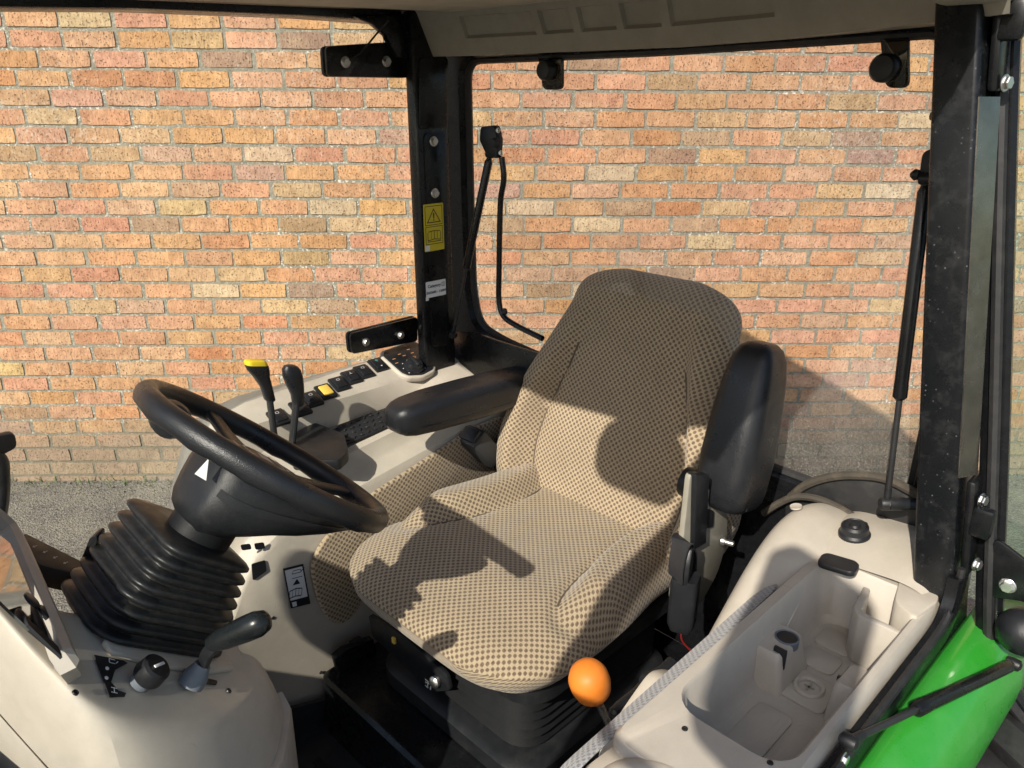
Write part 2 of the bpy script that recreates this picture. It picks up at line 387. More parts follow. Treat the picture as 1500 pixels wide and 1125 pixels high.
def decal(shapes, c, u, v, h, parent, name, mat, t=.0004):
    """flat marks: list of 2D polygons in the (u, v) plane through c, lifted by h"""
    bm = B(); u = V(u).normalized(); v = V(v); v = (v - u * v.dot(u)).normalized(); nn = u.cross(v); o = V(c) + nn * h
    for s in shapes:
        if isinstance(s, dict):   # ring between two outlines
            A = [bm.verts.new(o + u * x + v * y) for x, y in s['o']]; Bq = [bm.verts.new(o + u * x + v * y) for x, y in s['i']]
            for i in range(len(A)): face(bm, (A[i], A[(i + 1) % len(A)], Bq[(i + 1) % len(A)], Bq[i]))
        else: face(bm, [bm.verts.new(o + u * x + v * y) for x, y in s])
    return obj(name, bm, mat, parent, False, normals=False)
def scale2(p, k, cx=None, cy=None):
    cx = sum(q[0] for q in p) / len(p) if cx is None else cx; cy = sum(q[1] for q in p) / len(p) if cy is None else cy
    return [(cx + (x - cx) * k, cy + (y - cy) * k) for x, y in p]
def line2(a, b, w):
    dx, dy = b[0] - a[0], b[1] - a[1]; L = math.hypot(dx, dy); nx, ny = -dy / L * w / 2, dx / L * w / 2
    return [(a[0] - nx, a[1] - ny), (b[0] - nx, b[1] - ny), (b[0] + nx, b[1] + ny), (a[0] + nx, a[1] + ny)]
X, Y, Z = V((1, 0, 0)), V((0, 1, 0)), V((0, 0, 1))

# ================================================================== SETTING
YW = math.radians(1.5)
WN = (FW * math.cos(YW) - RT * math.sin(YW)); WU = (RT * math.cos(YW) + FW * math.sin(YW)); TOCAM = -WN
WP = V((CAM.x, CAM.y, 0)) + FW * 3.55
COURSE, BL = .0764, .2225
def rowz(k): return 1.940 - COURSE * k
g = B()
vs = [g.verts.new((x, y, 0)) for x, y in ((-120, -120), (120, -120), (120, 120), (-120, 120))]
face(g, vs)
tag(obj('ground', g, 'asphalt', None, False), kind='structure', label='grey gritty asphalt yard in front of the brick wall')

wall = thing('brick_wall', 'sunlit orange and tan brick wall behind the tractor cab', 'brick wall', WP); wall['kind'] = 'thing'
mo = B()
def wp(s, z, d=0.0): return WP + WU * s + Z * z + TOCAM * d
loft(mo, [[wp(-8, -.2, -.0034), wp(8, -.2, -.0034), wp(8, -.2, -.24), wp(-8, -.2, -.24)], [wp(-8, 3.62, -.0034), wp(8, 3.62, -.0034), wp(8, 3.62, -.24), wp(-8, 3.62, -.24)]])
obj('mortar', mo, 'mortar', wall, False)
anch = {-2: 90, -1: 56.7, 0: 24, 1: 75, 2: 39, 3: 22.7, 4: 55, 5: 43, 6: 28, 7: 10, 8: 43, 9: 76, 10: 53.6, 11: 31, 12: 66, 13: 30, 14: 75, 15: 36, 16: 66, 17: 35, 18: 73, 19: 45, 20: 70, 21: 46, 22: 74, 23: 40, 24: 73}
rb = random.Random(3)
def brick_ring(L, H, rr, rnd):
    pts = []
    for i in range(6): pts.append((-L / 2 + L * i / 6, -H / 2))
    for i in range(2): pts.append((L / 2, -H / 2 + H * i / 2))
    for i in range(6): pts.append((L / 2 - L * i / 6, H / 2))
    for i in range(2): pts.append((-L / 2, H / 2 - H * i / 2))
    out = []
    for i, (x, y) in enumerate(pts):
        jx, jy = rnd.uniform(-rr, rr), rnd.uniform(-rr, rr)
        if i in (0, 6, 8, 14): x *= 1 - rnd.uniform(.004, .028); y *= 1 - rnd.uniform(.02, .10)
        out.append((x + jx, y + jy))
    return out
def brick_into(bm, ring, org, u, v, nrm, depth, dish):
    A = [bm.verts.new(org + u * (x * .985) + v * (y * .955) + nrm * (depth + dish[i % len(dish)])) for i, (x, y) in enumerate(ring)]
    C_ = [bm.verts.new(org + u * x * 1.008 + v * y * 1.03 - nrm * .012) for x, y in ring]
    fs = [face(bm, A)]
    for i in range(len(A)): fs.append(face(bm, (A[i], C_[i], C_[(i + 1) % len(A)], A[(i + 1) % len(A)])))
    return fs
variants = []
for q in range(14):
    bm = B(); rg = brick_ring(.2115, .0650, .0019, rb)
    brick_into(bm, rg, V((0, 0, 0)), WU, Z, TOCAM, 0.0, [rb.uniform(-.0012, .0012) for _ in range(7)])
    bmesh.ops.recalc_face_normals(bm, faces=bm.faces)
    me = bpy.data.meshes.new('brick'); bm.to_mesh(me); bm.free(); me.materials.append(MATS['brick']); me.shade_smooth(); me.set_sharp_from_angle(angle=math.radians(50))
    variants.append(me)
TONES = [((.56, .308, .170), 36), ((.57, .33, .188), 32), ((.54, .28, .154), 20), ((.57, .375, .215), 10), ((.59, .44, .28), 3), ((.52, .25, .135), 5), ((.38, .245, .165), 6), ((.48, .31, .19), 10)]
def tone():
    t = rb.uniform(0, sum(k for _, k in TONES))
    for c, k in TONES:
        t -= k
        if t <= 0: break
    f = rb.uniform(.92, 1.09); return (c[0] * f, c[1] * f * rb.uniform(.93, 1.07), c[2] * f * rb.uniform(.85, 1.15), 1)
def proj(p):
    q = p - CAM; d = q.dot(_F)
    return (750 + FPX * q.dot(_R2) / d, 562.5 - FPX * q.dot(_U2) / d) if d > .05 else (-9e3, -9e3)
cells = []
for k in range(-21, 26):
    zc = (rowz(k) + rowz(k + 1)) / 2
    if k in anch:
        s0 = (on(anch[k], proj(wp(-2.2, zc))[1], WP, WN) - WP).dot(WU)
    else: s0 = rb.uniform(-.03, .03) + (.111 if k % 2 else 0)
    j0 = int((-7.9 - s0) / BL); dr = 0
    for j in range(j0, j0 + 71):
        dr = dr * .7 + rb.uniform(-.0045, .0045)
        s = s0 + (j + .5) * BL + dr
        if -7.85 < s < 7.85: cells.append((k, s, zc))
def shown(px, py):
    if px < -30 or px > 1390 or py < 15: return 0
    if px < 610 and py < 690: return not (px > 210 and py > 540 + (px - 210) * .05) and not (470 < px and 70 < py < 100)
    return 690 < px < 1370 and py < 500 and not (850 < px < 1110 and py > 430) and py > 60
vis = sorted([c for c in cells if shown(*proj(wp(c[1], c[2])))], key=lambda c: proj(wp(c[1], c[2]))[1])[:300]
vset = set(vis); far = B(); tl = far.loops.layers.float_color.new('tone')
for c in cells:
    k, s, zc = c; dz = rb.uniform(-.0012, .0012); dep = rb.uniform(-.0018, .0022)
    if c in vset:
        o = bpy.data.objects.new('brick', variants[rb.randrange(14)]); COL.objects.link(o)
        o.parent = wall; o.location = wp(s, zc + dz, dep) - WP; o.color = tone()
        o.scale = (1, 1, rb.uniform(.97, 1.03)); o.rotation_euler = (rb.uniform(-.006, .006), rb.uniform(-.006, .006), rb.uniform(-.006, .006))
    else:
        t = tone(); rg = brick_ring(.2115, .0650, .0019, rb)
        for f in brick_into(far, rg, wp(s, zc + dz, dep), WU, Z, TOCAM, 0, [rb.uniform(-.0012, .0012) for _ in range(5)]):
            if f:
                for lp in f.loops: lp[tl] = t
tag(obj('brick_mass', far, 'brick_far', wall, True, 50), kind='stuff')

# grit, moss and leaf litter along the foot of the wall
gr = B(); rg = random.Random(11)
for i in range(3800):
    s = rg.uniform(-5, 5); d = abs(rg.gauss(0, .10)) + .004 if i < 2900 else rg.uniform(0, 1.6)
    p = wp(s, 0, d); r = rg.uniform(.003, .010) * (1 if d < .3 else .6)
    q = [p + V((rg.uniform(-r, r), rg.uniform(-r, r), rg.uniform(-.2 * r, r * 1.1))) for _ in range(4)]
    vv = [gr.verts.new(x) for x in q]
    for t in ((0, 1, 2), (0, 1, 3), (1, 2, 3), (0, 2, 3)): face(gr, [vv[a] for a in t])
tag(obj('grit', gr, 'litter', None, False), 'grit, moss and leaf litter along the foot of the wall', 'grit', kind='stuff')
gr = B()
for i in range(420):
    s = rg.uniform(-4.5, 4.5); p = wp(s + rg.gauss(0, .02), 0, abs(rg.gauss(.02, .03)))
    h = rg.uniform(.015, .05); a = rg.uniform(0, 2 * pi); u = V((math.cos(a), math.sin(a), 0)) * .004; l_ = V((math.cos(a + 1.3), math.sin(a + 1.3), 0)) * h * rg.uniform(.2, .9)
    face(gr, [gr.verts.new(x) for x in (p - u, p + u, p + u * .5 + l_ * .6 + Z * h * .7, p + l_ + Z * h)])
tag(obj('weeds', gr, 'leaf', None, False), 'small weeds and grass growing where wall meets asphalt', 'weeds', kind='stuff')

# ================================================================== TRACTOR CAB
cab = thing('tractor_cab', 'black framed tractor cab with its near door open and green fender', 'tractor cab')
def quad_pillar(bot, top, sx, sy, name, mat, bw=.008):
    """post whose front inner corner runs bot -> top; sx rearward depth, sy signed width"""
    bm = B()
    def rq(p): p = V(p); return [p, p + Y * sy, p + Y * sy - X * sx, p - X * sx]
    loft(bm, [rq(bot), rq(top)]); bev(bm, bw, 3); return obj(name, bm, mat, cab)
# near (left) rear pillar and far (right) rear pillar
NPb, NPt = V((0, .706, 1.0)), V((0, .556, 2.03))
npil = quad_pillar(NPb, NPt, .095, .060, 'rear_pillar', 'pillar_paint')
FPt = at(606, 100, x=0); FPb = at(623, 500, x=0)
dd_ = (FPb - FPt); FPb2 = FPt + dd_ * ((FPt.z - .95) / (FPt.z - FPb.z)); FPt2 = FPt - dd_ * ((2.03 - FPt.z) / (FPt.z - FPb.z))
fpil = quad_pillar(FPb2, FPt2, .105, -.036, 'rear_pillar', 'black_paint')
def fpy(z): return FPb.y + (FPt.y - FPb.y) * (z - FPb.z) / (FPt.z - FPb.z)
def npy(z): return NPb.y + (NPt.y - NPb.y) * (z - NPb.z) / (NPt.z - NPb.z)
# raised plate on the far pillar, with its bolts
fdir = (FPt - FPb).normalized(); fnrm = fdir.cross(X).normalized(); fnrm = fnrm if fnrm.y > 0 else -fnrm
def fp_pt(px, py, off=0.0):
    p = on(px, py, FPb + fnrm * off, fnrm); return p
bm = prism(round_poly([fp_pt(*q) for q in ((620, 196), (655, 192), (658, 505), (632, 508))], .012), fnrm, .003, .001)
obj('cover_plate', bm, 'black_paint', cab)
bm = prism(round_poly([fp_pt(*q) for q in ((613, 84), (655, 84), (655, 186), (613, 190))], .012), fnrm, .004, .001)
obj('cover_plate', bm, 'black_paint', cab)
for px, py in ((635, 207), (637, 283)): hexbolt(fp_pt(px, py, .003), fnrm, .0095, fpil)

# yellow warning label and white category label on the far pillar
def far_label(name, cx, cy, w, h, mat):
    c = fp_pt(cx, cy, .0034); u, v = -X, fdir
    bm = prism([c + u * a + v * b_ for a, b_ in rrect(w, h, .002, 2)], fnrm, .0008, 0); o = obj(name, bm, mat, cab, False)
    return o, c + fnrm * .0011, u, v
lab, c, u, v = far_label('warning_label', 635.5, 333, .064, .118, 'yellow_sticker')
def ring2(p, k): return {'o': p, 'i': scale2(p, k)}
tri = [(-.023, .012), (.023, .012), (0, .048)]
bx1 = [(-.028, .006), (.028, .006), (.028, .054), (-.028, .054)]; bx2 = [(-.028, -.042), (.028, -.042), (.028, .003), (-.028, .003)]
thin = lambda p, t: {'o': p, 'i': [(x - math.copysign(t, x - sum(q[0] for q in p) / len(p)), y - math.copysign(t, y - sum(q[1] for q in p) / len(p))) for x, y in p]}
book = [line2((-.021, -.032), (0, -.029), .002), line2((0, -.029), (.021, -.032), .002), line2((-.021, -.032), (-.021, -.012), .002), line2((.021, -.032), (.021, -.012), .002),
        line2((-.019, -.010), (0, -.008), .002), line2((0, -.008), (.019, -.010), .002), line2((0, -.029), (0, -.008), .0018), line2((-.010, -.028), (-.010, -.010), .0012), line2((.010, -.028), (.010, -.010), .0012), line2((-.022, -.035), (.022, -.035), .0018)]
decal([ring2(tri, .80), [(-.0016, .022), (.0016, .022), (.0024, .036), (-.0024, .036)], rrect(.004, .004, .0018, 2) and [(x, y + .0185) for x, y in rrect(.0042, .0042, .0019, 2)], thin(bx1, .0016), thin(bx2, .0016)] + book,
      c, u, v, 0, lab, 'pictogram', 'ink')
decal([[(-.031, -.057), (-.016, -.057), (-.016, -.044), (-.031, -.044)]], c, u, v, 0, lab, 'code_patch', 'white_mark')
lab2, c, u, v = far_label('category_label', 638.5, 422.5, .066, .042, 'white_sticker')
lettering('Category', .0115, c + u * -.006 + v * .0085, u, v, lab2, 'ink', bold=.0002)
decal([thin([(.019, .003), (.029, .003), (.029, .014), (.019, .014)], .0012)], c, u, v, 0, lab2, 'box_mark', 'ink')
lettering('2', .0085, c + u * .024 + v * .0085, u, v, lab2, 'ink')
lettering('EN15695 - 1:2009', .0088, c + v * -.0085, u, v, lab2, 'ink', bold=.0002)
c2 = fp_pt(626, 438, .0036)
decal([[(-.005, -.005), (.005, -.005), (.005, .005), (-.005, .005)]], c2, u, v, 0, lab2, 'code_patch', 'white_mark')
decal([line2((-.006 + .003 * k, 0), (-.004 + .003 * k, 0), .002) for k in range(5)], c2 + u * .052 + v * .002, u, v, 0, lab2, 'serial_mark', 'silver_mark')

# hinge plates of the far door (forward of the far pillar), bolts
def hinge_plate(pix, y, name='hinge_plate', dy=-.012):
    pts = round_poly([at(px, py, y=y) for px, py in pix], .012)
    o = obj(name, prism(pts, (0, -1, 0), .008, .0015), 'black_paint', cab)
    pts2 = [p + Y * dy + (p - sum(pts, V()) / len(pts)) * .02 for p in pts]
    obj('backing', prism(pts2, (0, -1, 0), .010, .002), 'black_rubber', o); return o
hp = hinge_plate([(477, 68), (600, 60), (600, 114), (480, 112)], -.605)
for px, py in ((506, 91), (566, 90)): hexbolt(at(px, py, y=-.604), Y, .0095, hp)
hp2 = hinge_plate([(513, 489), (612, 464), (612, 500), (516, 519)], -.625)
for px, py in ((536, 501), (587, 491)): hexbolt(at(px, py, y=-.624), Y, .0085, hp2)
# bowden cable at the upper hinge
obj('cable', tube(smooth_path([at(512, 88, y=-.595), at(530, 75, y=-.59), at(553, 48, y=-.585), at(570, 30, y=-.56)]), .0022, 6), 'black_rubber', cab)

# roof shell, headliner, rails
rf = B()
def roof_ring(z, g): return [V((x, y, z)) for x, y in ((1.02 - g, .47 - g), (.93 - g, .60 - g), (.25, .685 - g), (-.36 + g, .66 - g), (-.42 + g, .50 - g), (-.42 + g, -.50 + g), (-.36 + g, -.66 + g), (.25, -.685 + g), (.93 - g, -.60 + g), (1.02 - g, -.47 + g))]
loft(rf, [roof_ring(2.035, .03), roof_ring(2.05, .0), roof_ring(2.12, .0), roof_ring(2.17, .05), roof_ring(2.20, .16)])
obj('roof', rf, 'trim_grey', cab, True, 50)
hl = B()
hp_ = [(-.05, .50), (.60, .53), (.92, .46), (.97, 0), (.92, -.44), (.60, -.485), (-.05, -.475)]
def hz(x): return 2.022 - .040 * smst(.15, .95, x)
loft(hl, [[V((x, y, hz(x) + .012)) for x, y in hp_], [V((x, y, hz(x))) for x, y in hp_]]); bev(hl, .008, 3)
obj('headliner', hl, 'headliner', cab)
for s, y0, y1 in ((-1, -.600, -.615), (1, .595, .62)):
    bm = B(); rings = []
    for x, z in ((-.02, 2.004), (.25, 2.003), (.60, 1.992), (.88, 1.972), (.96, 1.95)):
        yy = y0 + (y1 - y0) * smst(0, .6, x) + (-s) * .06 * smst(.5, .96, x)
        rings.append([V((x, yy, z)), V((x, yy + s * .055, z - .004)), V((x, yy + s * .055, z + .06)), V((x, yy, z + .06))])
    loft(bm, rings); bev(bm, .006); obj('door_rail', bm, 'black_paint', cab)
# black filler between headliner and far rail, curved gusset at the far pillar top
obj('rail_trim', prism([(-.05, -.47, 2.03), (.93, -.43, 1.99), (.93, -.56, 1.99), (-.05, -.60, 2.03)], (0, 0, 1), .02, 0), 'black_plastic', cab)
gs = [at(px, py, y=-.59) for px, py in ((520, 24), (548, 36), (566, 52), (576, 72), (584, 84), (600, 84), (600, 20))]
obj('gusset', prism(gs, (0, -1, 0), .02, .003), 'black_paint', cab)

# rear trim beam below the headliner with shallow recesses
bt = B(); ys = [-.60, -.50, -.46, -.26, -.24, -.155, -.135, -.045, -.028, .06, .08, .29, .31, .58, .66]
BE = [at(px, py, x=xo) for px, py, xo in ((585, 84, -.02), (640, 83, -.07), (750, 79, -.115), (1015, 68, -.115), (1200, 52, -.10), (1330, 38, -.06), (1395, 30, -.03))]
def beam_pt(y, t):
    for p, q in zip(BE, BE[1:]):
        if p.y <= y <= q.y or q is BE[-1] or (p is BE[0] and y < p.y): break
    k = (y - p.y) / (q.y - p.y); e = p.lerp(q, k)
    return V((e.x + .05 * t, y, e.z + (2.035 - e.z) * t))
nt_ = 5; tv = [0, .12, .34, .78, .92, 1.0]
gv = [[bt.verts.new(beam_pt(y, t)) for t in tv] for y in ys]
pock = []
for i in range(len(ys) - 1):
    for j in range(len(tv) - 1):
        f = face(bt, (gv[i][j], gv[i + 1][j], gv[i + 1][j + 1], gv[i][j + 1]))
        if j == 2 and i in (2, 4, 6, 8, 10): pock.append(f)
bmesh.ops.recalc_face_normals(bt, faces=bt.faces)
for f in pock:
    r = bmesh.ops.inset_individual(bt, faces=[f], thickness=.006, depth=0)
    nn = f.normal.copy(); nn = nn if nn.x > 0 else -nn
    bmesh.ops.translate(bt, verts=list(f.verts), vec=-nn * .008)
bk = [[bt.verts.new(beam_pt(y, 0) + V((-.10, 0, .004))) for y in ys]]
for i in range(len(ys) - 1): face(bt, (gv[i][0], gv[i + 1][0], bk[0][i + 1], bk[0][i]))
obj('rear_trim', bt, 'trim_grey', cab, True, 30)
obj('trim_end', box((-.01, .615, 1.99), (.10, .09, .055), .012), 'trim_grey', cab)

# rear window: glass, rubber seal, hinges, latch
def rwx(z): return -.165 - .045 * (1.9 - z)
tz_ = [at(px, py, x=-.168).z for px, py in ((690, 88), (1030, 72), (1368, 46))]
win = [(.56, tz_[2]), (.02, tz_[1]), (-.556, tz_[0]), (-.568, 1.60), (-.574, 1.34), (-.552, 1.245), (-.46, 1.222), (-.10, 1.185), (.25, 1.125), (.52, 1.118), (.61, 1.15), (.615, 1.40)]
wpts = [V((rwx(z), y, z)) for y, z in win]
wr = round_poly(wpts, .05, 5)
rw = obj('rear_window', prism(wr, (-1, 0, 0), .005, 0), 'glass_rear', cab, False)
tag(rw, 'hazy rear window pane with rubber seal')
loop = wr + [wr[0], wr[1]]
obj('seal', tube(loop, .0105, 8, cap=False), 'black_rubber', rw)
# frame between pillars and seal
fr = B()
def ringpts(k, dx): return [V((p.x + dx, (p.y - .03) * (1 + k) + .03, (p.z - 1.5) * (1 + k * 1.2) + 1.5)) for p in wr]
loft(fr, [ringpts(.0, .004), ringpts(.014, .025), ringpts(.13, .035), ringpts(.13, .02), ringpts(.0, -.006)], True, False, False)
obj('window_frame', fr, 'black_paint', cab)
obj('rear_panel', prism([(-.19, -.62, 1.20), (-.19, .64, 1.08), (-.19, .64, .60), (-.19, -.62, .60)], (1, 0, 0), .02, 0), 'black_paint', cab)
# far corner sheet below the window
obj('corner_panel', prism([at(px, py, x=-.12) for px, py in ((664, 486), (690, 486), (730, 500), (800, 522), (810, 640), (664, 640))], (-1, 0, 0), .01, .002), 'black_paint', cab)
for px0, px1, py0, py1, kx, ky in ((785, 823, 62, 131, 806, 103), (1287, 1331, 40, 129, 1300, 100)):
    x0 = -.155
    pl = round_poly([at(px0, py0, x=x0), at(px1, py0, x=x0), at(px1, py1, x=x0), at(px0 + 10, py1, x=x0)], .012)
    h = obj('window_hinge', prism(pl, (-1, 0, 0), .008, .001), 'smoked', cab)
    c = at(kx, ky, x=x0); obj('knob', lathe(c - X * .002, X, [(.018, 0), (.022, .004), (.022, .022), (.018, .028), (.004, .03)], 20), 'black_plastic', h)

# window latch block, gas strut and bent opening handle, far side
def strut(a, b_, mid, r1, r2, name='gas_strut', ends=True):
    a, b_ = V(a), V(b_); m_ = a + (b_ - a) * mid; d = (b_ - a).normalized()
    bm = lathe(m_, d, [(r1 * .7, -.006), (r1, -.002), (r1, .02)], 16); lathe(m_ + d * .02, d, [(r1 * .96, 0), (r1 * .96, (b_ - m_).length - .04), (r1 * .6, (b_ - m_).length - .03)], 16, bm)
    o = obj(name, bm, 'black_paint', cab)
    obj('rod', lathe(a, d, [(r2, 0), (r2, (m_ - a).length)], 12), 'dark_metal', o)
    if ends:
        for p in (a, b_):
            e = lathe(p - Y * .012, Y, [(.004, 0), (.009, .003), (.010, .012), (.009, .021), (.004, .024)], 14); lathe(p, (m_ - p), [(.006, 0), (.006, .03)], 10, e); obj('ball_joint', e, 'black_plastic', o)
    return o
xs = -.13
a = at(663, 490, x=-.09); b1 = at(718, 226, x=xs)
strut(a, b1, .40, .0105, .0048)
obj('strut_bracket', lathe(a - Y * .05 + X * .0, Y, [(.008, 0), (.012, .01), (.012, .05), (.009, .06)], 14), 'black_plastic', cab)
bl = obj('window_latch', prism(round_poly([at(px, py, x=xs) for px, py in ((713, 185), (733, 183), (738, 205), (736, 232), (722, 228), (711, 205))], .008), (1, 0, 0), .022, .004), 'black_plastic', cab)
for px, py in ((730, 191), (734, 224)): hexbolt(at(px, py, x=xs + .022), X, .005, bl)
obj('knob', lathe(at(727, 209, x=xs + .022), X, [(.011, 0), (.011, .008), (.008, .011)], 16), 'black_plastic', bl)
obj('window_handle', tube(smooth_path([at(735, 230, x=-.125), at(738, 262, x=-.125), at(733, 300, x=-.125), at(731, 400, x=-.125), at(731, 440, x=-.125), at(737, 462, x=-.125), at(755, 476, x=-.125), at(795, 496, x=-.125)]), .0072, 10), 'black_paint', cab)
obj('handle_clip', lathe(at(740, 456, x=-.135), X, [(.009, 0), (.009, .012), (.006, .015)], 12), 'black_plastic', cab)
# near side strut, its catch and bracket
a = at(1299, 738, x=-.10); b1 = at(1357, 262, x=-.12)
strut(a, b1, .36, .0115, .0052)
ct = B(); merge(ct, prism(round_poly([at(px, py, x=-.12) for px, py in ((1350, 222), (1378, 214), (1378, 292), (1352, 292), (1345, 262))], .01), (-1, 0, 0), .02, .004))
merge(ct, lathe(at(1340, 256, x=-.12), RT, [(.004, -.006), (.009, 0), (.007, .010), (.004, .03)], 12))
obj('window_catch', ct, 'black_plastic', cab)
obj('stud', lathe(at(1364, 170, x=-.08), RT, [(.006, 0), (.007, .004), (.007, .02)], 10), 'black_plastic', cab)
obj('strut_bracket', lathe(a, RT, [(.009, -.012), (.012, -.008), (.012, .03), (.0105, .034), (.0105, .09)], 16), 'black_plastic', cab)

# clear side window of the far door with its frame edge at the left
obj('side_window', prism([(-.01, -.612, 2.01), (.97, -.60, 1.98), (1.15, -.55, 1.25), (1.12, -.60, .75), (.0, -.66, .95)], (0, -1, 0), .005, 0), 'glass_clear', cab, False)
hd = B(); merge(hd, prism(round_poly([at(px, py, y=-.58) for px, py in ((-40, 652), (-5, 640), (22, 634), (26, 656), (2, 668), (-40, 690))], .01), (0, -1, 0), .02, .004))
merge(hd, tube(smooth_path([at(px, py, y=-.585) for px, py in ((-25, 660), (0, 672), (4, 700), (2, 740), (-8, 790))]), .012, 10))
obj('door_handle', hd, 'black_plastic', cab)
# front posts, front header and windscreen, beside and ahead of the photographer
for s in (1, -1):
    obj('front_pillar', tube(smooth_path([(.97, s * .60, 2.05), (1.10, s * .59, 2.01), (1.21, s * .575, 1.93), (1.29, s * .56, 1.65), (1.36, s * .54, 1.15), (1.40, s * .50, .70)]), .026, 10), 'black_paint', cab)
obj('windscreen', prism([(1.22, -.53, 1.95), (1.22, .53, 1.95), (1.36, .51, 1.15), (1.36, -.51, 1.15)], (1, 0, .3), .005, 0), 'glass_clear', cab, False)

# arched wheel-well sheet behind the near deck, with its dusty rubber lips
ap = [at(px, py, x=-.165) for px, py in ((1150, 742), (1165, 722), (1195, 706), (1235, 697), (1280, 699), (1320, 712), (1350, 730), (1350, 790), (1150, 790))]
aro = obj('wheel_arch', prism(ap, (-1, 0, 0), .02, .002), 'black_rubber', cab)
obj('arch_lip', tube(smooth_path([at(px, py, x=-.160) for px, py in ((1158, 728), (1180, 711), (1215, 699), (1255, 696), (1300, 702), (1350, 727))], 5), .0085, 8), 'dusty_rubber', aro)
obj('deck_seal', tube(smooth_path([at(px, py, x=-.15) for px, py in ((1118, 752), (1140, 738), (1165, 728), (1195, 730), (1225, 742), (1255, 760), (1275, 778))], 5), .0075, 8), 'dusty_rubber', aro)
# near door: swung wide open on the near pillar
dpath = [(-.075, .628, 2.02), (-.075, .652, 1.86), (-.070, .735, 1.41), (-.062, .775, 1.19), (-.060, .795, 1.08), (-.060, .812, 1.01), (-.062, .842, .955), (-.075, .90, .90), (-.10, 1.00, .86), (-.14, 1.25, .83), (-.17, 1.46, .84)]
dp = smooth_path(dpath, 6)
dr = obj('door', tube(dp, 1, shape=[(-.016, -.013), (.016, -.013), (.019, -.008), (.019, .010), (.013, .014), (-.013, .014), (-.019, .008)], upv=(1, 0, 0)), 'black_paint', cab)
tag(dr, 'open near door with black frame')
obj('seal', tube([p + V((.016, .001, 0)) for p in dp], .0085, 8), 'black_rubber', dr)
gpts = [p + V((-.004, .012, .006)) for p in dp[::3]] + [V((-.19, 1.50, 1.3)), V((-.14, 1.30, 2.0)), V((-.08, .70, 2.02))]
obj('door_glass', prism(gpts, (-1, 0, 0), .005, 0), 'glass_door', dr, False)
pl = round_poly([at(px, py, x=-.048) for px, py in ((1447, 800), (1462, 786), (1520, 830), (1560, 860), (1560, 905), (1500, 878), (1452, 872))], .01)
obj('corner_plate', prism(pl, (1, 0, 0), .008, .002), 'black_paint', dr)
hexbolt(at(1476, 858, x=-.040), X, .0095, dr)
hb = lathe(at(1506, 925, x=-.045), V((.9, -.3, .3)), [(.024, -.03), (.034, -.015), (.038, .01), (.034, .030), (.020, .044), (.004, .049)], 24)
obj('pull_knob', hb, 'black_soft', dr)
# hinge hardware between near pillar and door
for z, L in ((1.225, .16), (1.925, .14)):
    y0 = npy(z) + .060
    bm = box((-.048, y0 + .012, z), (.062, .014, L), .006, ax=(X, V((0, 1, 0)), V((0, -.124, .992))))
    h = obj('hinge', bm, 'black_paint', cab)
    e = box((-.022, y0 + .028, z + .018), (.018, .03, .05), .006); obj('knuckle', e, 'black_paint', h)
    for dz in (.05, -.058):
        hexbolt(V((-.03, y0 + .024 - dz * .124, z + dz)), V((.25, 1, .05)), .0088, h, mat='zinc')
# bright trim edge along the outer face of the near pillar
bm = B()
loft(bm, [[V((-.004 - k, npy(z) + .0605 + q, z)) for k, q in ((0, .0), (.034, .016), (.034, .0), (0, -.004))] for z in (1.31, 1.85)]); obj('pillar_trim', bm, 'bright_trim', cab, False)
# sill and rubber edge of the door opening
sp = smooth_path([(-.005, .750, 1.15), (.0, .751, 1.11), (.025, .752, 1.078), (.07, .752, 1.066), (.18, .752, 1.066), (.42, .752, 1.066), (.62, .750, 1.055), (.80, .74, 1.0), (.92, .71, .85), (.95, .69, .6)], 6)
sl = obj('door_sill', tube(sp, 1, shape=[(-.016, -.010), (.016, -.010), (.016, .007), (.006, .011), (-.016, .011)], upv=(0, 1, 0)), 'black_paint', cab)
obj('seal', tube([p + V((0, .003, .015)) for p in sp], .006, 8), 'black_rubber', sl)
# green fender outside the sill
gf = B(); rings = []
for x, k, dz in ((1.0, .0, -.42), (.85, .2, -.22), (.72, .5, -.08), (.58, .8, -.02), (.40, .95, 0), (.20, 1.0, .0), (.0, 1.05, -.005), (-.25, 1.12, -.02), (-.50, 1.2, -.06), (-.8, 1.2, -.2)):
    rings.append([V((x, y0 + (y1 - y0) * k, z + dz)) for y0, y1, z in ((.745, .745, .80), (.752, .752, 1.030), (.762, .764, 1.058), (.772, .790, 1.060), (.785, .825, 1.045), (.793, .846, 1.015), (.797, .856, .985), (.797, .858, .955), (.792, .850, .945))])
loft(gf, rings, False, False, False)
gfo = obj('fender', gf, 'green_paint', cab, True, 60); tag(gfo, 'glossy green rear fender')
gm = gfo.modifiers.new('sub', 'SUBSURF'); gm.levels = 1; gm.render_levels = 2
gm = gfo.modifiers.new('thick', 'SOLIDIFY'); gm.thickness = .006
# door gas strut
a = V((.395, .755, 1.105)); b1 = at(1484, 972, x=-.035)
strut(b1, a, .02, .0, .0) if 0 else None
o = strut(a, b1, .36, .0105, .005)
hexbolt(a + V((.01, 0, -.02)), Y, .007, o)

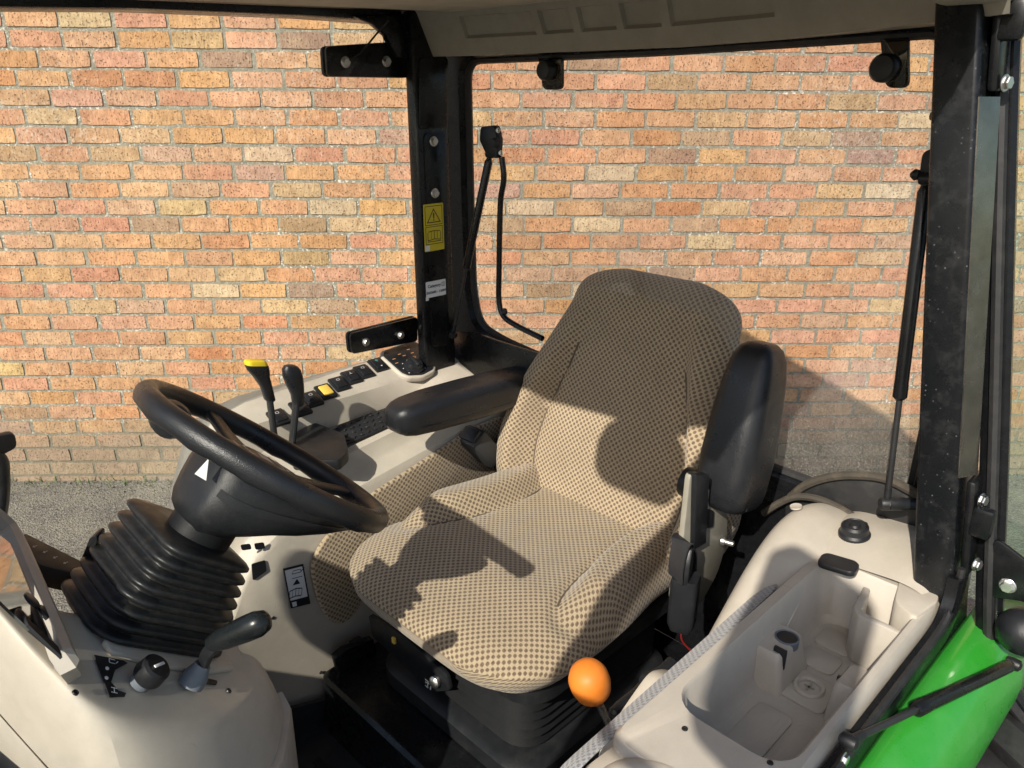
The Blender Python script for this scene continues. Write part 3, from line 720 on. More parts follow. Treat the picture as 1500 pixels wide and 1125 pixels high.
# unlit lamp housings added out of view under the roof corners, shading the backrest
for s_ in (1, -1):
    lc = V((1.14, s_ * .45, 2.065)); bm = B()
    loft(bm, [[lc + Y * a * k + Z * b_ * k + X * h for a, b_ in rrect(.22, .15, .05, 6)] for k, h in ((.5, -.06), (.85, -.04), (1, -.01), (1, .03), (.95, .036))])
    wl_ = obj('added_work_lamp', bm, 'black_plastic', cab); obj('added_lamp_lens', prism([lc + Y * a * .9 + Z * b_ * .9 + X * .0365 for a, b_ in rrect(.22, .15, .05, 6)], X, .002, 0), 'bright_trim', wl_, False)
    obj('added_lamp_bracket', box(lc + V((-.08, 0, .02)), (.12, .04, .02), .004), 'black_paint', wl_)
# rear-view blocker on an arm, added out of view to shade the tray
mp = V((1.46, .985, 2.04)); md_ = V((-.93, .30, -.1)).normalized(); mu = Z.cross(md_).normalized(); mw = md_.cross(mu)
bm = B(); loft(bm, [[mp + mu * a * k + mw * b_ * k + md_ * h for a, b_ in rrect(.20, .36, .04, 5)] for k, h in ((.8, -.05), (1, -.03), (1, .0), (.96, .006))]); mr = obj('added_mirror', bm, 'black_plastic', cab)
obj('added_mirror_glass', prism([mp + mu * a + mw * b_ + md_ * .0065 for a, b_ in rrect(.18, .34, .035, 5)], md_, .001, 0), 'bright_trim', mr, False)
obj('added_mirror_arm', tube(smooth_path([(1.30, .56, 1.62), (1.42, .72, 1.75), (1.48, .95, 1.80), mp + V((.03, 0, -.16)), mp + V((.03, 0, .0))], 5), .010, 10), 'black_paint', mr)
# rear tyre and dark fender arch, mostly hidden
def wheel(name, c, r, wd, label):
    t = thing(name, label, 'wheel', (c[0], c[1], 0))
    c = V(c); obj('tyre', lathe(c - Y * wd / 2, Y, [(r * .55, 0), (r * .9, .0), (r * .97, .02), (r, .06), (r, wd - .06), (r * .97, wd - .02), (r * .9, wd), (r * .55, wd)], 40), 'black_rubber', t)
    obj('rim', lathe(c - Y * wd * .3, Y, [(r * .54, 0), (r * .56, wd * .6), (r * .2, wd * .45), (.02, wd * .45)], 32), 'yellow', t)
    for k in range(18):
        an = 2 * pi * k / 18
        for s in (-1, 1):
            p = c + V((math.cos(an + s * .06), 0, math.sin(an + s * .06))) * (r + .012) + Y * s * wd * .24
            obj('lug', box(p, (.05, wd * .52, .03), .006, ax=(V((-math.sin(an), s * .5, math.cos(an))).normalized(), V((-math.sin(an) * -.5 * s, 1, math.cos(an) * -.5 * s)).normalized(), V((math.cos(an), 0, math.sin(an))))), 'black_rubber', t)
    return t
wheel('rear_wheel', (.0, .845, .47), .45, .26, 'lugged rear tyre beside the green fender at the open door')

# ================================================================== DRIVER SEAT
seat = thing('driver_seat', 'beige dotted cloth driver seat with black armrests in the cab', 'seat', (.15, .0, .45))
def pad(name, O, A, L, N, length, hw, tf, tb, bol, nu=72, nb=20, nv=64, mat='seat_cloth', parent=seat, y0=0.0, endr=(.08, .14), dfun=None):
    """upholstered pad: A along, L lateral, N outward; hw(v) half width, tf/tb front and back thickness, bol(u,v) extra height"""
    bm = B(); uvl = bm.loops.layers.uv.new('UVMap'); O, A, L, N = V(O), V(A), V(L), V(N); rows = []
    def surf(u, v):
        e0 = min(1, v / endr[0]); e1 = min(1, (1 - v) / endr[1])
        ek = max(.02, math.sqrt(max(0, 1 - (1 - e0) ** 2)) * math.sqrt(max(0, 1 - (1 - e1) ** 2)))
        rim = (1 - abs(u) ** 4.5) ** .5 if abs(u) < 1 else 0
        return O + A * (v * length) + L * (y0 + u * hw(v)) + N * (tf * ek * rim + bol(u, v) * ek * min(1, rim * 1.6))
    pad.surf = surf
    us = [math.sin(-pi / 2 + pi * i / nu) * .35 + (-1 + 2 * i / nu) * .65 for i in range(nu + 1)]
    vs_ = [(1 - math.cos(pi * j / nv)) / 2 * .5 + j / nv * .5 for j in range(nv + 1)]
    for v in vs_:
        e0 = min(1, v / endr[0]); e1 = min(1, (1 - v) / endr[1])
        ek = math.sqrt(max(0, 1 - (1 - e0) ** 2)) * math.sqrt(max(0, 1 - (1 - e1) ** 2)); ek = max(ek, .02)
        h = hw(v); c = O + A * (v * length) + (dfun(v) if dfun else V())
        row = []
        for u in us:
            rim = (1 - abs(u) ** 4.5) ** .5 if abs(u) < 1 else 0
            row.append((c + L * (y0 + u * h) + N * (tf * ek * rim + bol(u, v) * ek * min(1, rim * 1.6)), u * h * 1.06, v * length))
        for i in range(1, nb):
            u = 1 - 2 * i / nb; rim = (1 - abs(u) ** 6) ** .5
            row.append((c + L * (y0 + u * h) - N * (tb * ek * rim), .5 + u * h, v * length))
        rows.append(row)
    # arc-length v along the crown so the weave wraps the ends
    mid = nu // 2; acc = [0.0]
    for a, b_ in zip(rows, rows[1:]): acc.append(acc[-1] + (b_[mid][0] - a[mid][0]).length)
    verts = [[bm.verts.new(p[0]) for p in r] for r in rows]; n_ = len(rows[0])
    ua = []
    for r in rows:
        ac = [0.0] * n_
        for i in range(mid + 1, n_): ac[i] = ac[i - 1] + (r[i][0] - r[i - 1][0]).length
        for i in range(mid - 1, -1, -1): ac[i] = ac[i + 1] - (r[i + 1][0] - r[i][0]).length
        ua.append(ac)
    for j in range(len(rows) - 1):
        for i in range(n_):
            k = (i + 1) % n_; f = face(bm, (verts[j][i], verts[j][k], verts[j + 1][k], verts[j + 1][i]))
            if not f: continue
            for lp, (jj, ii) in zip(f.loops, ((j, i), (j, k), (j + 1, k), (j + 1, i))):
                uu = ua[jj][ii] if not (k == 0 and ii == 0) else ua[jj][n_ - 1] + .01
                lp[uvl].uv = (uu, acc[jj])
    face(bm, verts[0][::-1]); face(bm, verts[-1])
    return obj(name, bm, mat, parent, True, 60)

# backrest: leaning back about 17 degrees, side bolsters low, narrow rounded shoulders
BA = V((-.285, 0, .958)).normalized(); BN = V((.958, 0, .285)).normalized()
def bhw(v):
    h = .302 + .026 * smst(.0, .22, v) - .104 * max(0, min(1, (v - .24) / .60)) ** 1.15
    if v > .82: h *= max(.0, 1 - ((v - .82) / .192) ** 3.4) ** .5
    if v < .12: h *= .84 + .16 * math.sqrt(max(0, 1 - (1 - v / .12) ** 2))
    return h
def bbol(u, v):
    a = abs(u); e = .70 - .10 * smst(.3, .9, v)
    m_ = smst(e - .06, e + .10, a) * (1 - smst(.36, .98, v))
    groove = -.007 * math.exp(-((a - (e - .045)) / .022) ** 2) * (1 - smst(.55, .72, v))
    return .072 * m_ + groove + .012 * math.exp(-((v - .32) / .16) ** 2) * (1 - a) - .004 * math.exp(-((v - .62) / .012) ** 2) * 0
back = pad('backrest', (-.085, 0, .885), BA, Y, BN, .605, bhw, .055, .060, bbol, y0=-.006, endr=(.07, .11))
bs_ = pad.surf
for sg in (-1, 1):
    obj('piping', tube([bs_(sg * (.655 - .10 * smst(.3, .9, v)), v) + BN * .0004 for v in [.06 + .62 * i / 40 for i in range(41)]], .0028, 6), 'seam_thread', back)

# cushion: waterfall front, two raised bolsters at the back
def chw(v):   # v runs back to front
    h = .268 + .032 * smst(.15, .6, v)
    if v > .70: h *= max(0, 1 - ((v - .70) / .335) ** 2.8) ** .5
    return h
def cbol(u, v):
    a = abs(u)
    dx = (a - .80) / .27; dv = (v - .30) / .40
    r = math.sqrt(dx * dx + dv * dv)
    lobe = .046 * (1 - smst(.55, 1.0, r)) - .008 * math.exp(-((r - 1.02) / .07) ** 2)
    dish = -.016 * (1 - a * a) * math.exp(-((v - .35) / .28) ** 2)
    wf = -.030 * smst(.62, 1.0, v)
    return lobe + dish + wf
CA = V((.996, 0, .035)).normalized(); CN = V((-.035, 0, .999)).normalized()
cus = pad('cushion', (-.105, 0, .885), CA, Y, CN, .607, chw, .062, .066, cbol, y0=-.018, endr=(.06, .13))
cs_ = pad.surf
for sg in (-1, 1):
    pth = [cs_(sg * (.80 + .27 * 1.0 * math.cos(a)), .30 + .40 * math.sin(a)) + CN * .0004 for a in [math.radians(118 + 100 * i / 40) for i in range(41)]]
    obj('piping', tube(pth, .0028, 6), 'seam_thread', cus)
# seat pan, bellows, base
def rloft(zs, sizes, cx, cy, r=.05, n=5):
    bm = B(); rings = []
    for z, (sx, sy) in zip(zs, sizes): rings.append([V((cx + a, cy + b_, z)) for a, b_ in rrect(sx, sy, min(r, sx * .45, sy * .45), n)])
    loft(bm, rings); return bm
bm = rloft((.79, .80, .838, .842), ((.50, .46), (.52, .48), (.52, .48), (.50, .46)), .155, -.005, .07); obj('seat_pan', bm, 'black_plastic', seat)
zs, sz = [], []
for k in range(13):
    zs.append(.66 + .0105 * k); w_ = .455 if k % 2 else .43; sz.append((w_ - .0, w_ - .02 + .0))
obj('suspension_bellows', rloft(zs, sz, .17, -.01, .06), 'bellows_black', seat, True, 25)
bm = rloft((.60, .615, .65, .662), ((.46, .46), (.49, .48), (.49, .48), (.46, .45)), .185, .0, .07); obj('slide_base', bm, 'black_plastic', seat)
bm = prism(round_poly([at(px, py, x=.412) for px, py in ((545, 897), (600, 930), (660, 985), (665, 1008), (640, 1010), (552, 930))], .01), (1, 0, 0), .012, .003); 
ctl = obj('control_strip', bm, 'black_plastic', seat)
obj('height_mark', box(at(577, 938, x=.428), (.006, .010, .014), .001), 'amber_switch', ctl)
obj('weight_knob', lathe(at(641, 996, x=.424), V((1, .1, .1)), [(.010, 0), (.013, .004), (.013, .012), (.009, .016), (.003, .017)], 12), 'zinc', ctl)
kp = at(627, 1003, x=.4255)
decal([line2((-.009, -.006), (.0, -.008), .003), line2((.0, -.008), (.0, .004), .003), line2((-.008, .003), (.006, .006), .003), line2((-.008, .010), (.008, .010), .003), line2((.008, -.008), (.010, .008), .003)], kp, Y, Z, .0008, ctl, 'pictogram', 'white_mark')

# armrests
def armrest(P, w_, h_, name='armrest', parent=seat, side=Y):
    """padded arm: loft of rounded sections along a centre line"""
    bm = B(); rings = []; n_ = len(P)
    for i, (p, k) in enumerate(P):
        p = V(p); d = (V(P[min(i + 1, n_ - 1)][0]) - V(P[max(i - 1, 0)][0])).normalized()
        sv = side; hv = d.cross(sv).normalized()
        rings.append([p + sv * a * k + hv * b_ * k for a, b_ in rrect(w_, h_, min(w_, h_) * .30, 6)])
    loft(bm, rings); return obj(name, bm, 'black_soft', parent, True, 50)
ra = [((.300, -.305, 1.178), .10), ((.2985, -.305, 1.178), .42), ((.292, -.305, 1.178), .66), ((.278, -.305, 1.177), .82), ((.255, -.305, 1.176), .92), ((.20, -.305, 1.174), 1.0), ((.08, -.305, 1.168), 1.04), ((-.04, -.305, 1.162), 1.02), ((-.12, -.305, 1.158), .95), ((-.16, -.305, 1.156), .7), ((-.17, -.305, 1.155), .3)]
ar = armrest(ra, .100, .084)
tag(ar, 'far armrest folded down')
sm = [V((x_, -.2542 + .0, z_)) for x_, z_ in ((.25, 1.160), (.20, 1.158), (.08, 1.151), (-.02, 1.146))]
obj('seam', tube(sm, .0016, 6), 'black_plastic', ar)
lb = at(1066, 735, y=.345); lt = at(1118, 500, y=.345)
la = [(lb.lerp(lt, t), k) for t, k in ((-.035, .30), (-.03, .62), (-.01, .86), (.03, .98), (.10, 1.04), (.30, 1.08), (.55, 1.02), (.78, .90), (.90, .78), (.96, .62), (.99, .42), (1.0, .12))]
al = armrest(la, .104, .124); tag(al, 'near armrest folded straight up')
obj('seam', tube([lb.lerp(lt, t) + Y * .0505 * k + X * .02 for t, k in ((.02, .96), (.2, 1.04), (.45, 1.02), (.7, .93), (.88, .78))], .0018, 6), 'black_plastic', al)
obj('pivot', lathe(lb + V((.02, -.055, .02)), -Y, [(.03, 0), (.034, .006), (.03, .03)], 18), 'black_plastic', al)
# hinge side plate of the backrest with its slot and bolt
sp_ = round_poly([at(px, py, y=.335) for px, py in ((1012, 690), (1066, 742), (1066, 792), (1052, 840), (1030, 880), (1005, 905), (985, 880), (1000, 800))], .02)
pt = obj('side_plate', prism(sp_, (0, -1, 0), .012, .003), 'seat_plate', seat)
obj('slot', prism(round_poly([at(px, py, y=.338) for px, py in ((1030, 745), (1046, 748), (1045, 772), (1031, 775))], .006), (0, -1, 0), .004, 0), 'ink', pt, False)
obj('bolt', lathe(at(1057, 792, y=.335), V((-.25, 1, 0)), [(.010, 0), (.010, .007), (.006, .008), (.006, .024), (.003, .026)], 12), 'zinc', pt)
obj('bracket', prism([at(px, py, y=.325) for px, py in ((1006, 690), (1026, 690), (1022, 790), (1004, 800))], (0, 1, 0), .02, .003), 'black_plastic', seat)
# belt retractor on the near side
c = at(1001, 885, y=.355)
rx = V((.93, .37, 0)).normalized(); ry = V((-.37, .93, 0))
rt_ = B()
rings = [[c + rx * a * k + ry * b_ * k + Z * z for a, b_ in rrect(.046, .05, .008, 3)] for z, k in ((-.06, .35), (-.054, .75), (-.035, 1.0), (.055, 1.0), (.062, .94))]
loft(rt_, rings); re = obj('belt_retractor', rt_, 'black_plastic', seat)
obj('belt_guide', prism(round_poly([c + rx * a + ry * .008 + Z * b_ for a, b_ in ((-.020, .05), (.024, .05), (.020, .10), (.004, .128), (-.014, .115))], .012), ry, -.014, .004), 'black_plastic', re)
bmw = B(); wpth = smooth_path([c + V((.02, -.01, .06)), c + V((.018, -.012, .095)), c + V((-.0, -.015, .13)), c + V((-.035, -.02, .10)), c + V((-.06, -.03, .04))], 6)
obj('webbing', tube(wpth, 1, shape=[(-.0015, -.022), (.0015, -.022), (.0015, .022), (-.0015, .022)], upv=(.4, .9, 0)), 'webbing', re)
decal([line2((-.007, -.002), (-.007, -.018), .0016), line2((-.007, -.018), (.004, -.018), .0016), line2((.006, -.004), (.006, -.014), .0016)], c + ry * .0257 + rx * .0, -rx, Z, .0003, re, 'pictogram', 'silver_mark')
obj('wire', tube(smooth_path([c + V((0, 0, -.06)), c + V((-.01, .0, -.09)), c + V((-.03, .01, -.12))]), .0018, 6), 'red_wire', re)
# buckle on the far side
bc = at(704, 654, y=-.33); b1 = (at(690, 640, y=-.345) - at(735, 690, y=-.345)).normalized(); bs = Y; bh = b1.cross(bs).normalized()
bm = box(bc, (.112, .070, .056), .012, ax=(b1, bs, bh)); bk_ = obj('belt_buckle', bm, 'buckle_grey', seat)
obj('release_button', box(bc + b1 * .050, (.026, .052, .036), .004, ax=(b1, bs, bh)), 'black_soft', bk_)
obj('stalk', tube([bc - b1 * .04, bc - b1 * .10, bc - b1 * .16 - Z * .03], 1, shape=[(-.004, -.02), (.004, -.02), (.004, .02), (-.004, .02)], upv=(0, 1, 0)), 'webbing', bk_)

# ================================================================== STEERING COLUMN
SC = at(392, 668, y=.03); a_ = math.radians(40); SN = V((-math.sin(a_), .065, math.cos(a_))).normalized()
SL = SN.cross(X).normalized(); SF = SL.cross(SN).normalized()   # lateral, forward-up in the wheel plane
def sc(f, l_, n_): return SC + SF * f + SL * l_ + SN * n_
col = thing('steering_column', 'black steering wheel on a column with a pleated rubber boot', 'steering wheel', sc(0, 0, -.30))
rim = B(); rings = []
NR = 72
for i in range(NR):
    an = 2 * pi * i / NR; rad = SF * math.cos(an) + SL * math.sin(an); c = SC + rad * .182
    gk = 1 + .05 * math.cos(12 * an) * smst(.2, .8, abs(math.sin(an * 1.0)))
    rings.append([c + rad * .0152 * math.cos(q) + SN * (.0162 * math.sin(q) - (.0022 * max(0, math.cos(14 * an)) if math.sin(q) < -.5 else 0)) for q in [2 * pi * k / 16 for k in range(16)]])
rv = [[rim.verts.new(p) for p in r] for r in rings]
for i in range(NR):
    for k in range(16): face(rim, (rv[i][k], rv[(i + 1) % NR][k], rv[(i + 1) % NR][(k + 1) % 16], rv[i][(k + 1) % 16]))
wheel_o = obj('wheel_rim', rim, 'black_soft', col, True, 80)
for an in (math.radians(90), math.radians(-90), math.radians(180)):
    rad = SF * math.cos(an) + SL * math.sin(an); tn = SN.cross(rad)
    bm = B(); rr = []
    for t, w_, dn in ((.06, .085, -.018), (.09, .066, -.015), (.12, .052, -.011), (.160, .050, -.004), (.178, .056, .0)):
        c = SC + rad * t + SN * dn; rr.append([c + tn * a * w_ / .03 * .5 + SN * b_ for a, b_ in rrect(.03, .012, .005, 3)])
    loft(bm, rr); obj('spoke', bm, 'black_soft', col)
hub = lathe(sc(0, 0, -.042), SN, [(.060, -.02), (.078, 0), (.084, .016), (.080, .026), (.066, .033), (.03, .037), (.001, .038)], 40); hb = obj('hub', hub, 'black_soft', col)
decal([ring2(rrect(.066, .060, .014, 4), .88), [(-.018, -.004), (.014, -.010), (.020, .006), (-.008, .014)], line2((-.022, -.019), (.022, -.019), .004), line2((-.034, .040), (-.010, .044), .004), line2((.004, .045), (.030, .041), .004)], sc(0, 0, -.0045), -SL, SF, .0006, hb, 'emblem', 'silver_mark')

# shroud under the wheel: a scoop that tapers towards the driver
sh = B(); rr = []
SHP = ((.080, .036, -.030, -.094), (.076, .050, -.024, -.116), (.060, .063, -.022, -.128), (.035, .078, -.022, -.124), (.0, .092, -.022, -.108), (-.05, .102, -.022, -.086), (-.10, .097, -.024, -.066), (-.14, .082, -.026, -.053), (-.16, .058, -.030, -.044), (-.168, .03, -.033, -.040))
def shsec(f, w_, nt, nb): 
    return [sc(f, l_ * w_, nt + (nb - nt) * d_) for l_, d_ in ((.90, 0), (1.0, .10), (1.0, .30), (.95, .55), (.84, .78), (.62, .93), (.3, .99), (0, 1), (-.3, .99), (-.62, .93), (-.84, .78), (-.95, .55), (-1.0, .30), (-1.0, .10), (-.90, 0))]
loft(sh, [shsec(*q) for q in SHP]); shr = obj('column_shroud', sh, 'black_plastic', col, True, 50)
bm = B(); loft(bm, [[sc(f, w_ * k, nb_) for k, nb_ in ((1.012, nt + (nb - nt) * .34), (1.016, nt + (nb - nt) * .40), (1.0, nt + (nb - nt) * .46))] for f, w_, nt, nb in SHP[1:-1]], False, False, False)
obj('shroud_bead', bm, 'black_plastic', shr, True, 40)
obj('column_tube', lathe(sc(.03, 0, -.20), SN, [(.045, 0), (.045, .14)], 24), 'bellows_black', shr)
tq = V(sc(.055, .068, -.05)); tn_ = (SL * .85 + SF * .55).normalized()
obj('tilt_mark', prism([on(px, py, tq + tn_ * .0015, tn_) for px, py in ((285, 694), (306, 671), (302, 704))], tn_, .001, 0), 'white_mark', shr, False)
obj('slot_mark', prism([on(px, py, tq + tn_ * .0015, tn_) for px, py in ((301, 664), (312, 669), (311, 672), (300, 667))], tn_, .001, 0), 'white_mark', shr, False)
# key switch housing at the front of the column
kc = on(253, 617, sc(0, -.02, -.06), SL); kd = (CAM - kc).normalized() * .8 + SL * .3
bm = lathe(kc - kd.normalized() * .05, kd, [(.018, -.03), (.025, 0), (.025, .038), (.022, .046), (.016, .047)], 24); ks = obj('key_switch', bm, 'black_plastic', col)
obj('bezel', lathe(kc - kd.normalized() * .004, kd, [(.015, 0), (.015, .004), (.012, .006), (.010, .003), (.001, .003)], 24), 'zinc', ks)
# pleated boot
bt_ = B(); rr = []
NP = 8; top_n, bot_n = -.136, -.290
for k in range(NP * 6 + 1):
    t = k / (NP * 6); n_ = top_n + (bot_n - top_n) * t
    ph = (t * NP) % 1; w_ = math.sin(pi * min(1, ph * 1.25 + .0)) ** .7 if ph < .8 else 0
    if k in (0,): w_ = -.6
    o_ = .0110 * w_ - .004
    f1_, f0_ = .098 + .014 * t + o_, -.022 - .072 * t - o_; l1_, l0_ = .070 - .022 * t + o_, -.085 - .018 * t - o_
    ring_ = rrect(f1_ - f0_, l1_ - l0_, .028 + .016 * t, 6)
    rr.append([sc((f1_ + f0_) / 2 + a, (l1_ + l0_) / 2 + b_, n_ + .010 * w_ * 0) for a, b_ in ring_])
loft(bt_, rr); bo = obj('boot', bt_, 'boot_rubber', col, True, 75)

# ================================================================== DASH COWL
dash = thing('dash_cowl', 'beige front cowl with shuttle lever and rotary knob under the steering column', 'dashboard', (1.0, .0, .5))
PNRM = (SN + SL * .30).normalized(); PC = sc(0, .045, -.290)
def onp(px, py, dn=0.0): return on(px, py, PC + PNRM * dn, PNRM)
pix = ((356, 958), (366, 978), (366, 992), (352, 1020), (310, 1042), (225, 1052), (140, 1036), (70, 970), (10, 905), (-60, 822), (-160, 700))
edge = [onp(*q) for q in pix]
outw = [(-1, .1), (-1, .15), (-.9, .3), (-.6, .8), (-.2, 1), (0, 1), (0, 1), (.05, 1), (.05, 1), (.05, 1), (.1, 1), (.1, 1)]
def skirt(o_, dz): return [p + V((a * o_, b_ * o_, dz)) for p, (a, b_) in zip(edge, outw)]
inner = [onp(*q) for q in ((340, 945), (345, 955), (345, 962), (330, 990), (300, 1005), (225, 1010), (150, 985), (92, 930), (24, 880), (-60, 797), (-160, 675))]
far_e = [onp(*q) for q in ((330, 800), (330, 800), (325, 800), (310, 795), (290, 795), (250, 800), (150, 850), (80, 850), (38, 862), (-60, 772), (-160, 650))]
cw = B()
rings = [[p + V((0, -.02, -.3)) for p in far_e], far_e, inner, edge, skirt(.010, -.006), skirt(.024, -.026), skirt(.040, -.08), skirt(.046, -.14), skirt(.044, -.6)]
loft(cw, rings, False, False, False)
cwo = obj('cowl', cw, 'beige', dash, True, 60)
md = cwo.modifiers.new('sub', 'SUBSURF'); md.levels = 1; md.render_levels = 2
# lower kick panel standing a little proud, with its step line
lp = B(); k0 = [V((p.x + a * .047, p.y + b_ * .047, p.z - .10 - .055 * (1 - smst(0, 5, i)) * 0 - dz)) for i, (p, (a, b_), dz) in enumerate(zip(edge, outw, (.0, .0, .0, .012, .03, .055, .075, .09, .10, .11, .12, .13)))]
cen_ = lambda k, dz: [V((p.x + a * k, p.y + b_ * k, p.z + dz)) for p, (a, b_) in zip(k0, outw)]
loft(lp, [cen_(-.01, 0), cen_(.004, .0), cen_(.006, -.008), cen_(.006, -.4)], False, False, False)
obj('kick_panel', lp, 'beige', dash, True, 50)
# raised ledge along the near foot of the boot
lg = [onp(*q) for q in ((146, 946), (150, 938), (250, 958), (335, 975), (338, 985), (300, 990), (220, 978), (160, 962))]
obj('boot_ledge', prism(lg, PNRM, .008, .003), 'beige', dash)
# rotary knob with its scale
kc = onp(205, 1000, .003); kz = (PNRM + SL * .1).normalized()
ku = (onp(260, 1010) - onp(160, 985)).normalized(); kv = PNRM.cross(ku).normalized()
scp = [onp(px, py, .0022) for px, py in ((137, 960), (180, 968), (186, 972), (168, 982), (162, 1000), (172, 1012), (184, 1016), (182, 1021), (160, 1022))]
sco = obj('scale_plate', prism(scp, PNRM, .0012, 0), 'ink', dash, False)
for q in ((157, 979), (156, 993)):
    obj('scale_dot', lathe(onp(q[0], q[1], .0036), PNRM, [(.0026, 0), (.0024, .0006)], 12), 'white_mark', sco)
decal([line2((-.004, -.003), (.004, -.003), .0012), line2((-.004, .003), (.004, .003), .0012), line2((-.004, -.003), (-.004, .003), .0012), line2((.005, -.002), (.008, .002), .0012)], onp(164, 969, .0036), ku, kv, .0006, sco, 'pictogram', 'white_mark')
decal([line2((-.004, -.003), (.004, -.003), .0012), line2((0, -.003), (0, .005), .0012), line2((-.004, .004), (.004, .004), .0012)], onp(167, 1012, .0036), ku, kv, .0006, sco, 'pictogram', 'white_mark')
kn = lathe(kc, kz, [(.013, 0), (.013, .010), (.0185, .012), (.020, .016), (.0185, .032), (.015, .035), (.001, .0355)], 36)
kno = obj('rotary_knob', kn, 'black_plastic', dash, True, 30)
obj('knob_collar', lathe(kc, kz, [(.0145, .0), (.0145, .009), (.012, .010)], 24), 'grey_cap', kno)
obj('pointer', box(kc + kz * .0362, (.018, .004, .002), .0008, ax=(ku * .8 + kv * .6, (kv * .8 - ku * .6), kz)), 'white_mark', kno)
# shuttle lever
l0 = onp(279, 1003, .004); l1 = l0 + SN * .03
l2 = on(306, 955, l0 + SL * .03, (FW)); l3 = on(330, 934, l0 + SL * .045, FW); l4 = on(386, 910, l0 + SL * .05, FW)
lev = obj('shuttle_lever', tube(smooth_path([l0, l1, l2, l3], 6), 1, shape=[(a, b_) for a, b_ in rrect(.010, .018, .004, 2)], upv=SL), 'black_plastic', dash)
lo_ = obj('grip', lathe(l3 - (l4 - l3).normalized() * .012, (l4 - l3), [(.009, -.012), (.0125, 0), (.0145, .012), (.0165, .045), (.0165, .062), (.013, .073), (.006, .078), (.001, .079)], 24), 'grey_grip', lev)
obj('boot_cap', lathe(l0, SN, [(.017, 0), (.017, .012), (.0165, .014), (.012, .026), (.011, .030)], 24), 'grey_cap', lev)
obj('lever_slot', prism(round_poly([onp(px, py, .002) for px, py in ((292, 992), (318, 998), (317, 1004), (291, 1001))], .003), SN, .0012, 0), 'ink', dash, False)
obj('seam_slot', prism(round_poly([onp(px, py, .002) for px, py in ((323, 1052), (336, 1036), (338, 1042), (326, 1056))], .003), SN, .0012, 0), 'ink', dash, False) if 0 else None
# instrument lens and its frame at the left
INS = V((1.022, -.03, 1.20)); IN_ = V((-.80, .10, .42)).normalized()
def oni(px, py, d=0.0): return on(px, py, INS + IN_ * d, IN_)
lens = [oni(*q) for q in ((-60, 740), (14, 800), (30, 836), (62, 915), (84, 962), (40, 925), (-60, 830))]
io = obj('instrument_panel', prism(lens, IN_, .003, 0), 'lens', dash, False)
fr_ = [oni(*q) for q in ((-60, 715), (4, 765), (22, 790), (50, 855), (80, 925), (98, 972))] + [oni(106, 992, -.03)]
obj('frame', tube(smooth_path(fr_, 4), 1, shape=[(-.012, -.010), (.012, -.010), (.012, .006), (.004, .012), (-.012, .008)], upv=IN_), 'beige_grey', io)
obj('vent_slot', prism([oni(*q, .004) for q in ((32, 904), (82, 950), (88, 966), (38, 918))], IN_, .003, 0), 'ink', io, False)
for q, r_ in (((44, 882), .012), ((66, 902), .014)): obj('gauge', lathe(oni(*q, .0005), IN_, [(r_, 0), (r_, .004), (r_ * .8, .005), (.001, .005)], 20), 'black_soft', io)
# switch block on top of the dash behind the boot
SB = V((1.0, -.12, 1.225)); sbn = V((-.45, .12, .88)).normalized()
def ons(px, py, d=0.0): return on(px, py, SB + sbn * d, sbn)
blk = obj('switch_block', prism(round_poly([ons(*q) for q in ((36, 780), (128, 826), (118, 842), (60, 828), (28, 800))], .006), sbn, -.03, .004), 'black_rubber', dash)
for i in range(4):
    for j in range(2):
        p = ons(50 + i * 15 + j * 10, 793 + i * 8.0 + j * -2 + (8 if j == 0 else -2), .0006)
        decal([line2((-.004, 0), (.004, 0), .0016), line2((0, -.003), (0, .003), .0016)], p, X, Y, .0004, blk, 'pictogram', 'silver_mark')
obj('rocker', prism(round_poly([on(px, py, SB + Y * .03, (FW)) for px, py in ((131, 788), (141, 784), (143, 792), (137, 808), (128, 822), (118, 820), (124, 806))], .004), FW, .022, .003), 'black_plastic', blk)

# ================================================================== RIGHT-HAND CONTROL CONSOLE (far side)
con = thing('control_console', 'far side beige control console with switch row, dial and two levers', 'console', (.2, -.5, .5))
prof = [(-.675, 1.02, 0), (-.672, 1.165, 0), (-.655, 1.188, 0), (-.640, 1.190, 0), (-.568, 1.160, 0), (-.556, 1.150, 0), (-.545, 1.085, 0), (-.535, 1.078, 0), (-.446, 1.064, 0), (-.440, 1.072, 0), (-.432, 1.075, 0), (-.418, 1.066, 0), (-.408, 1.030, 0), (-.398, 1.022, 0), (-.368, 1.006, 0), (-.362, .990, 0), (-.368, .80, 0), (-.372, .40, 0)]
cs = B(); rings = []
def prw(y): return smst(-.50, -.40, y)
for x, kz, kb in ((.74, -.30, -.45), (.70, -.20, -.32), (.655, -.12, -.16), (.615, -.06, -.06), (.56, -.03, -.015), (.48, -.012, 0), (.40, 0, 0), (.30, .014, 0), (.20, .028, 0), (.10, .042, 0), (.0, .052, 0), (-.10, .058, 0), (-.17, .055, -.01), (-.20, .03, -.04)):
    cl = 1 - smst(.07, .0, x) if 0 else smst(-.02, .06, x)      # the tray closes before the dial
    rg_ = []
    for y, z, q in prof:
        z2 = z + (kz * prw(y) + kb * (1 - prw(y))) * smst(.6, .95, z)
        if -.56 < y < -.445: z2 = z2 * cl + (1.150 - .35 * (y + .556)) * (1 - cl)
        rg_.append(V((x, y, z2)))
    rings.append(rg_)
loft(cs, rings, False, False, False)
bev(cs, .006, 3, [e for e in cs.edges if len(e.link_faces) == 2 and e.calc_face_angle(0) > math.radians(16) and abs((e.verts[0].co - e.verts[1].co).normalized().x) > .6])
co = obj('body', cs, 'beige', con, True, 40)
bn = V((0, .385, .923)).normalized(); bp = V((.1, -.604, 1.1765))
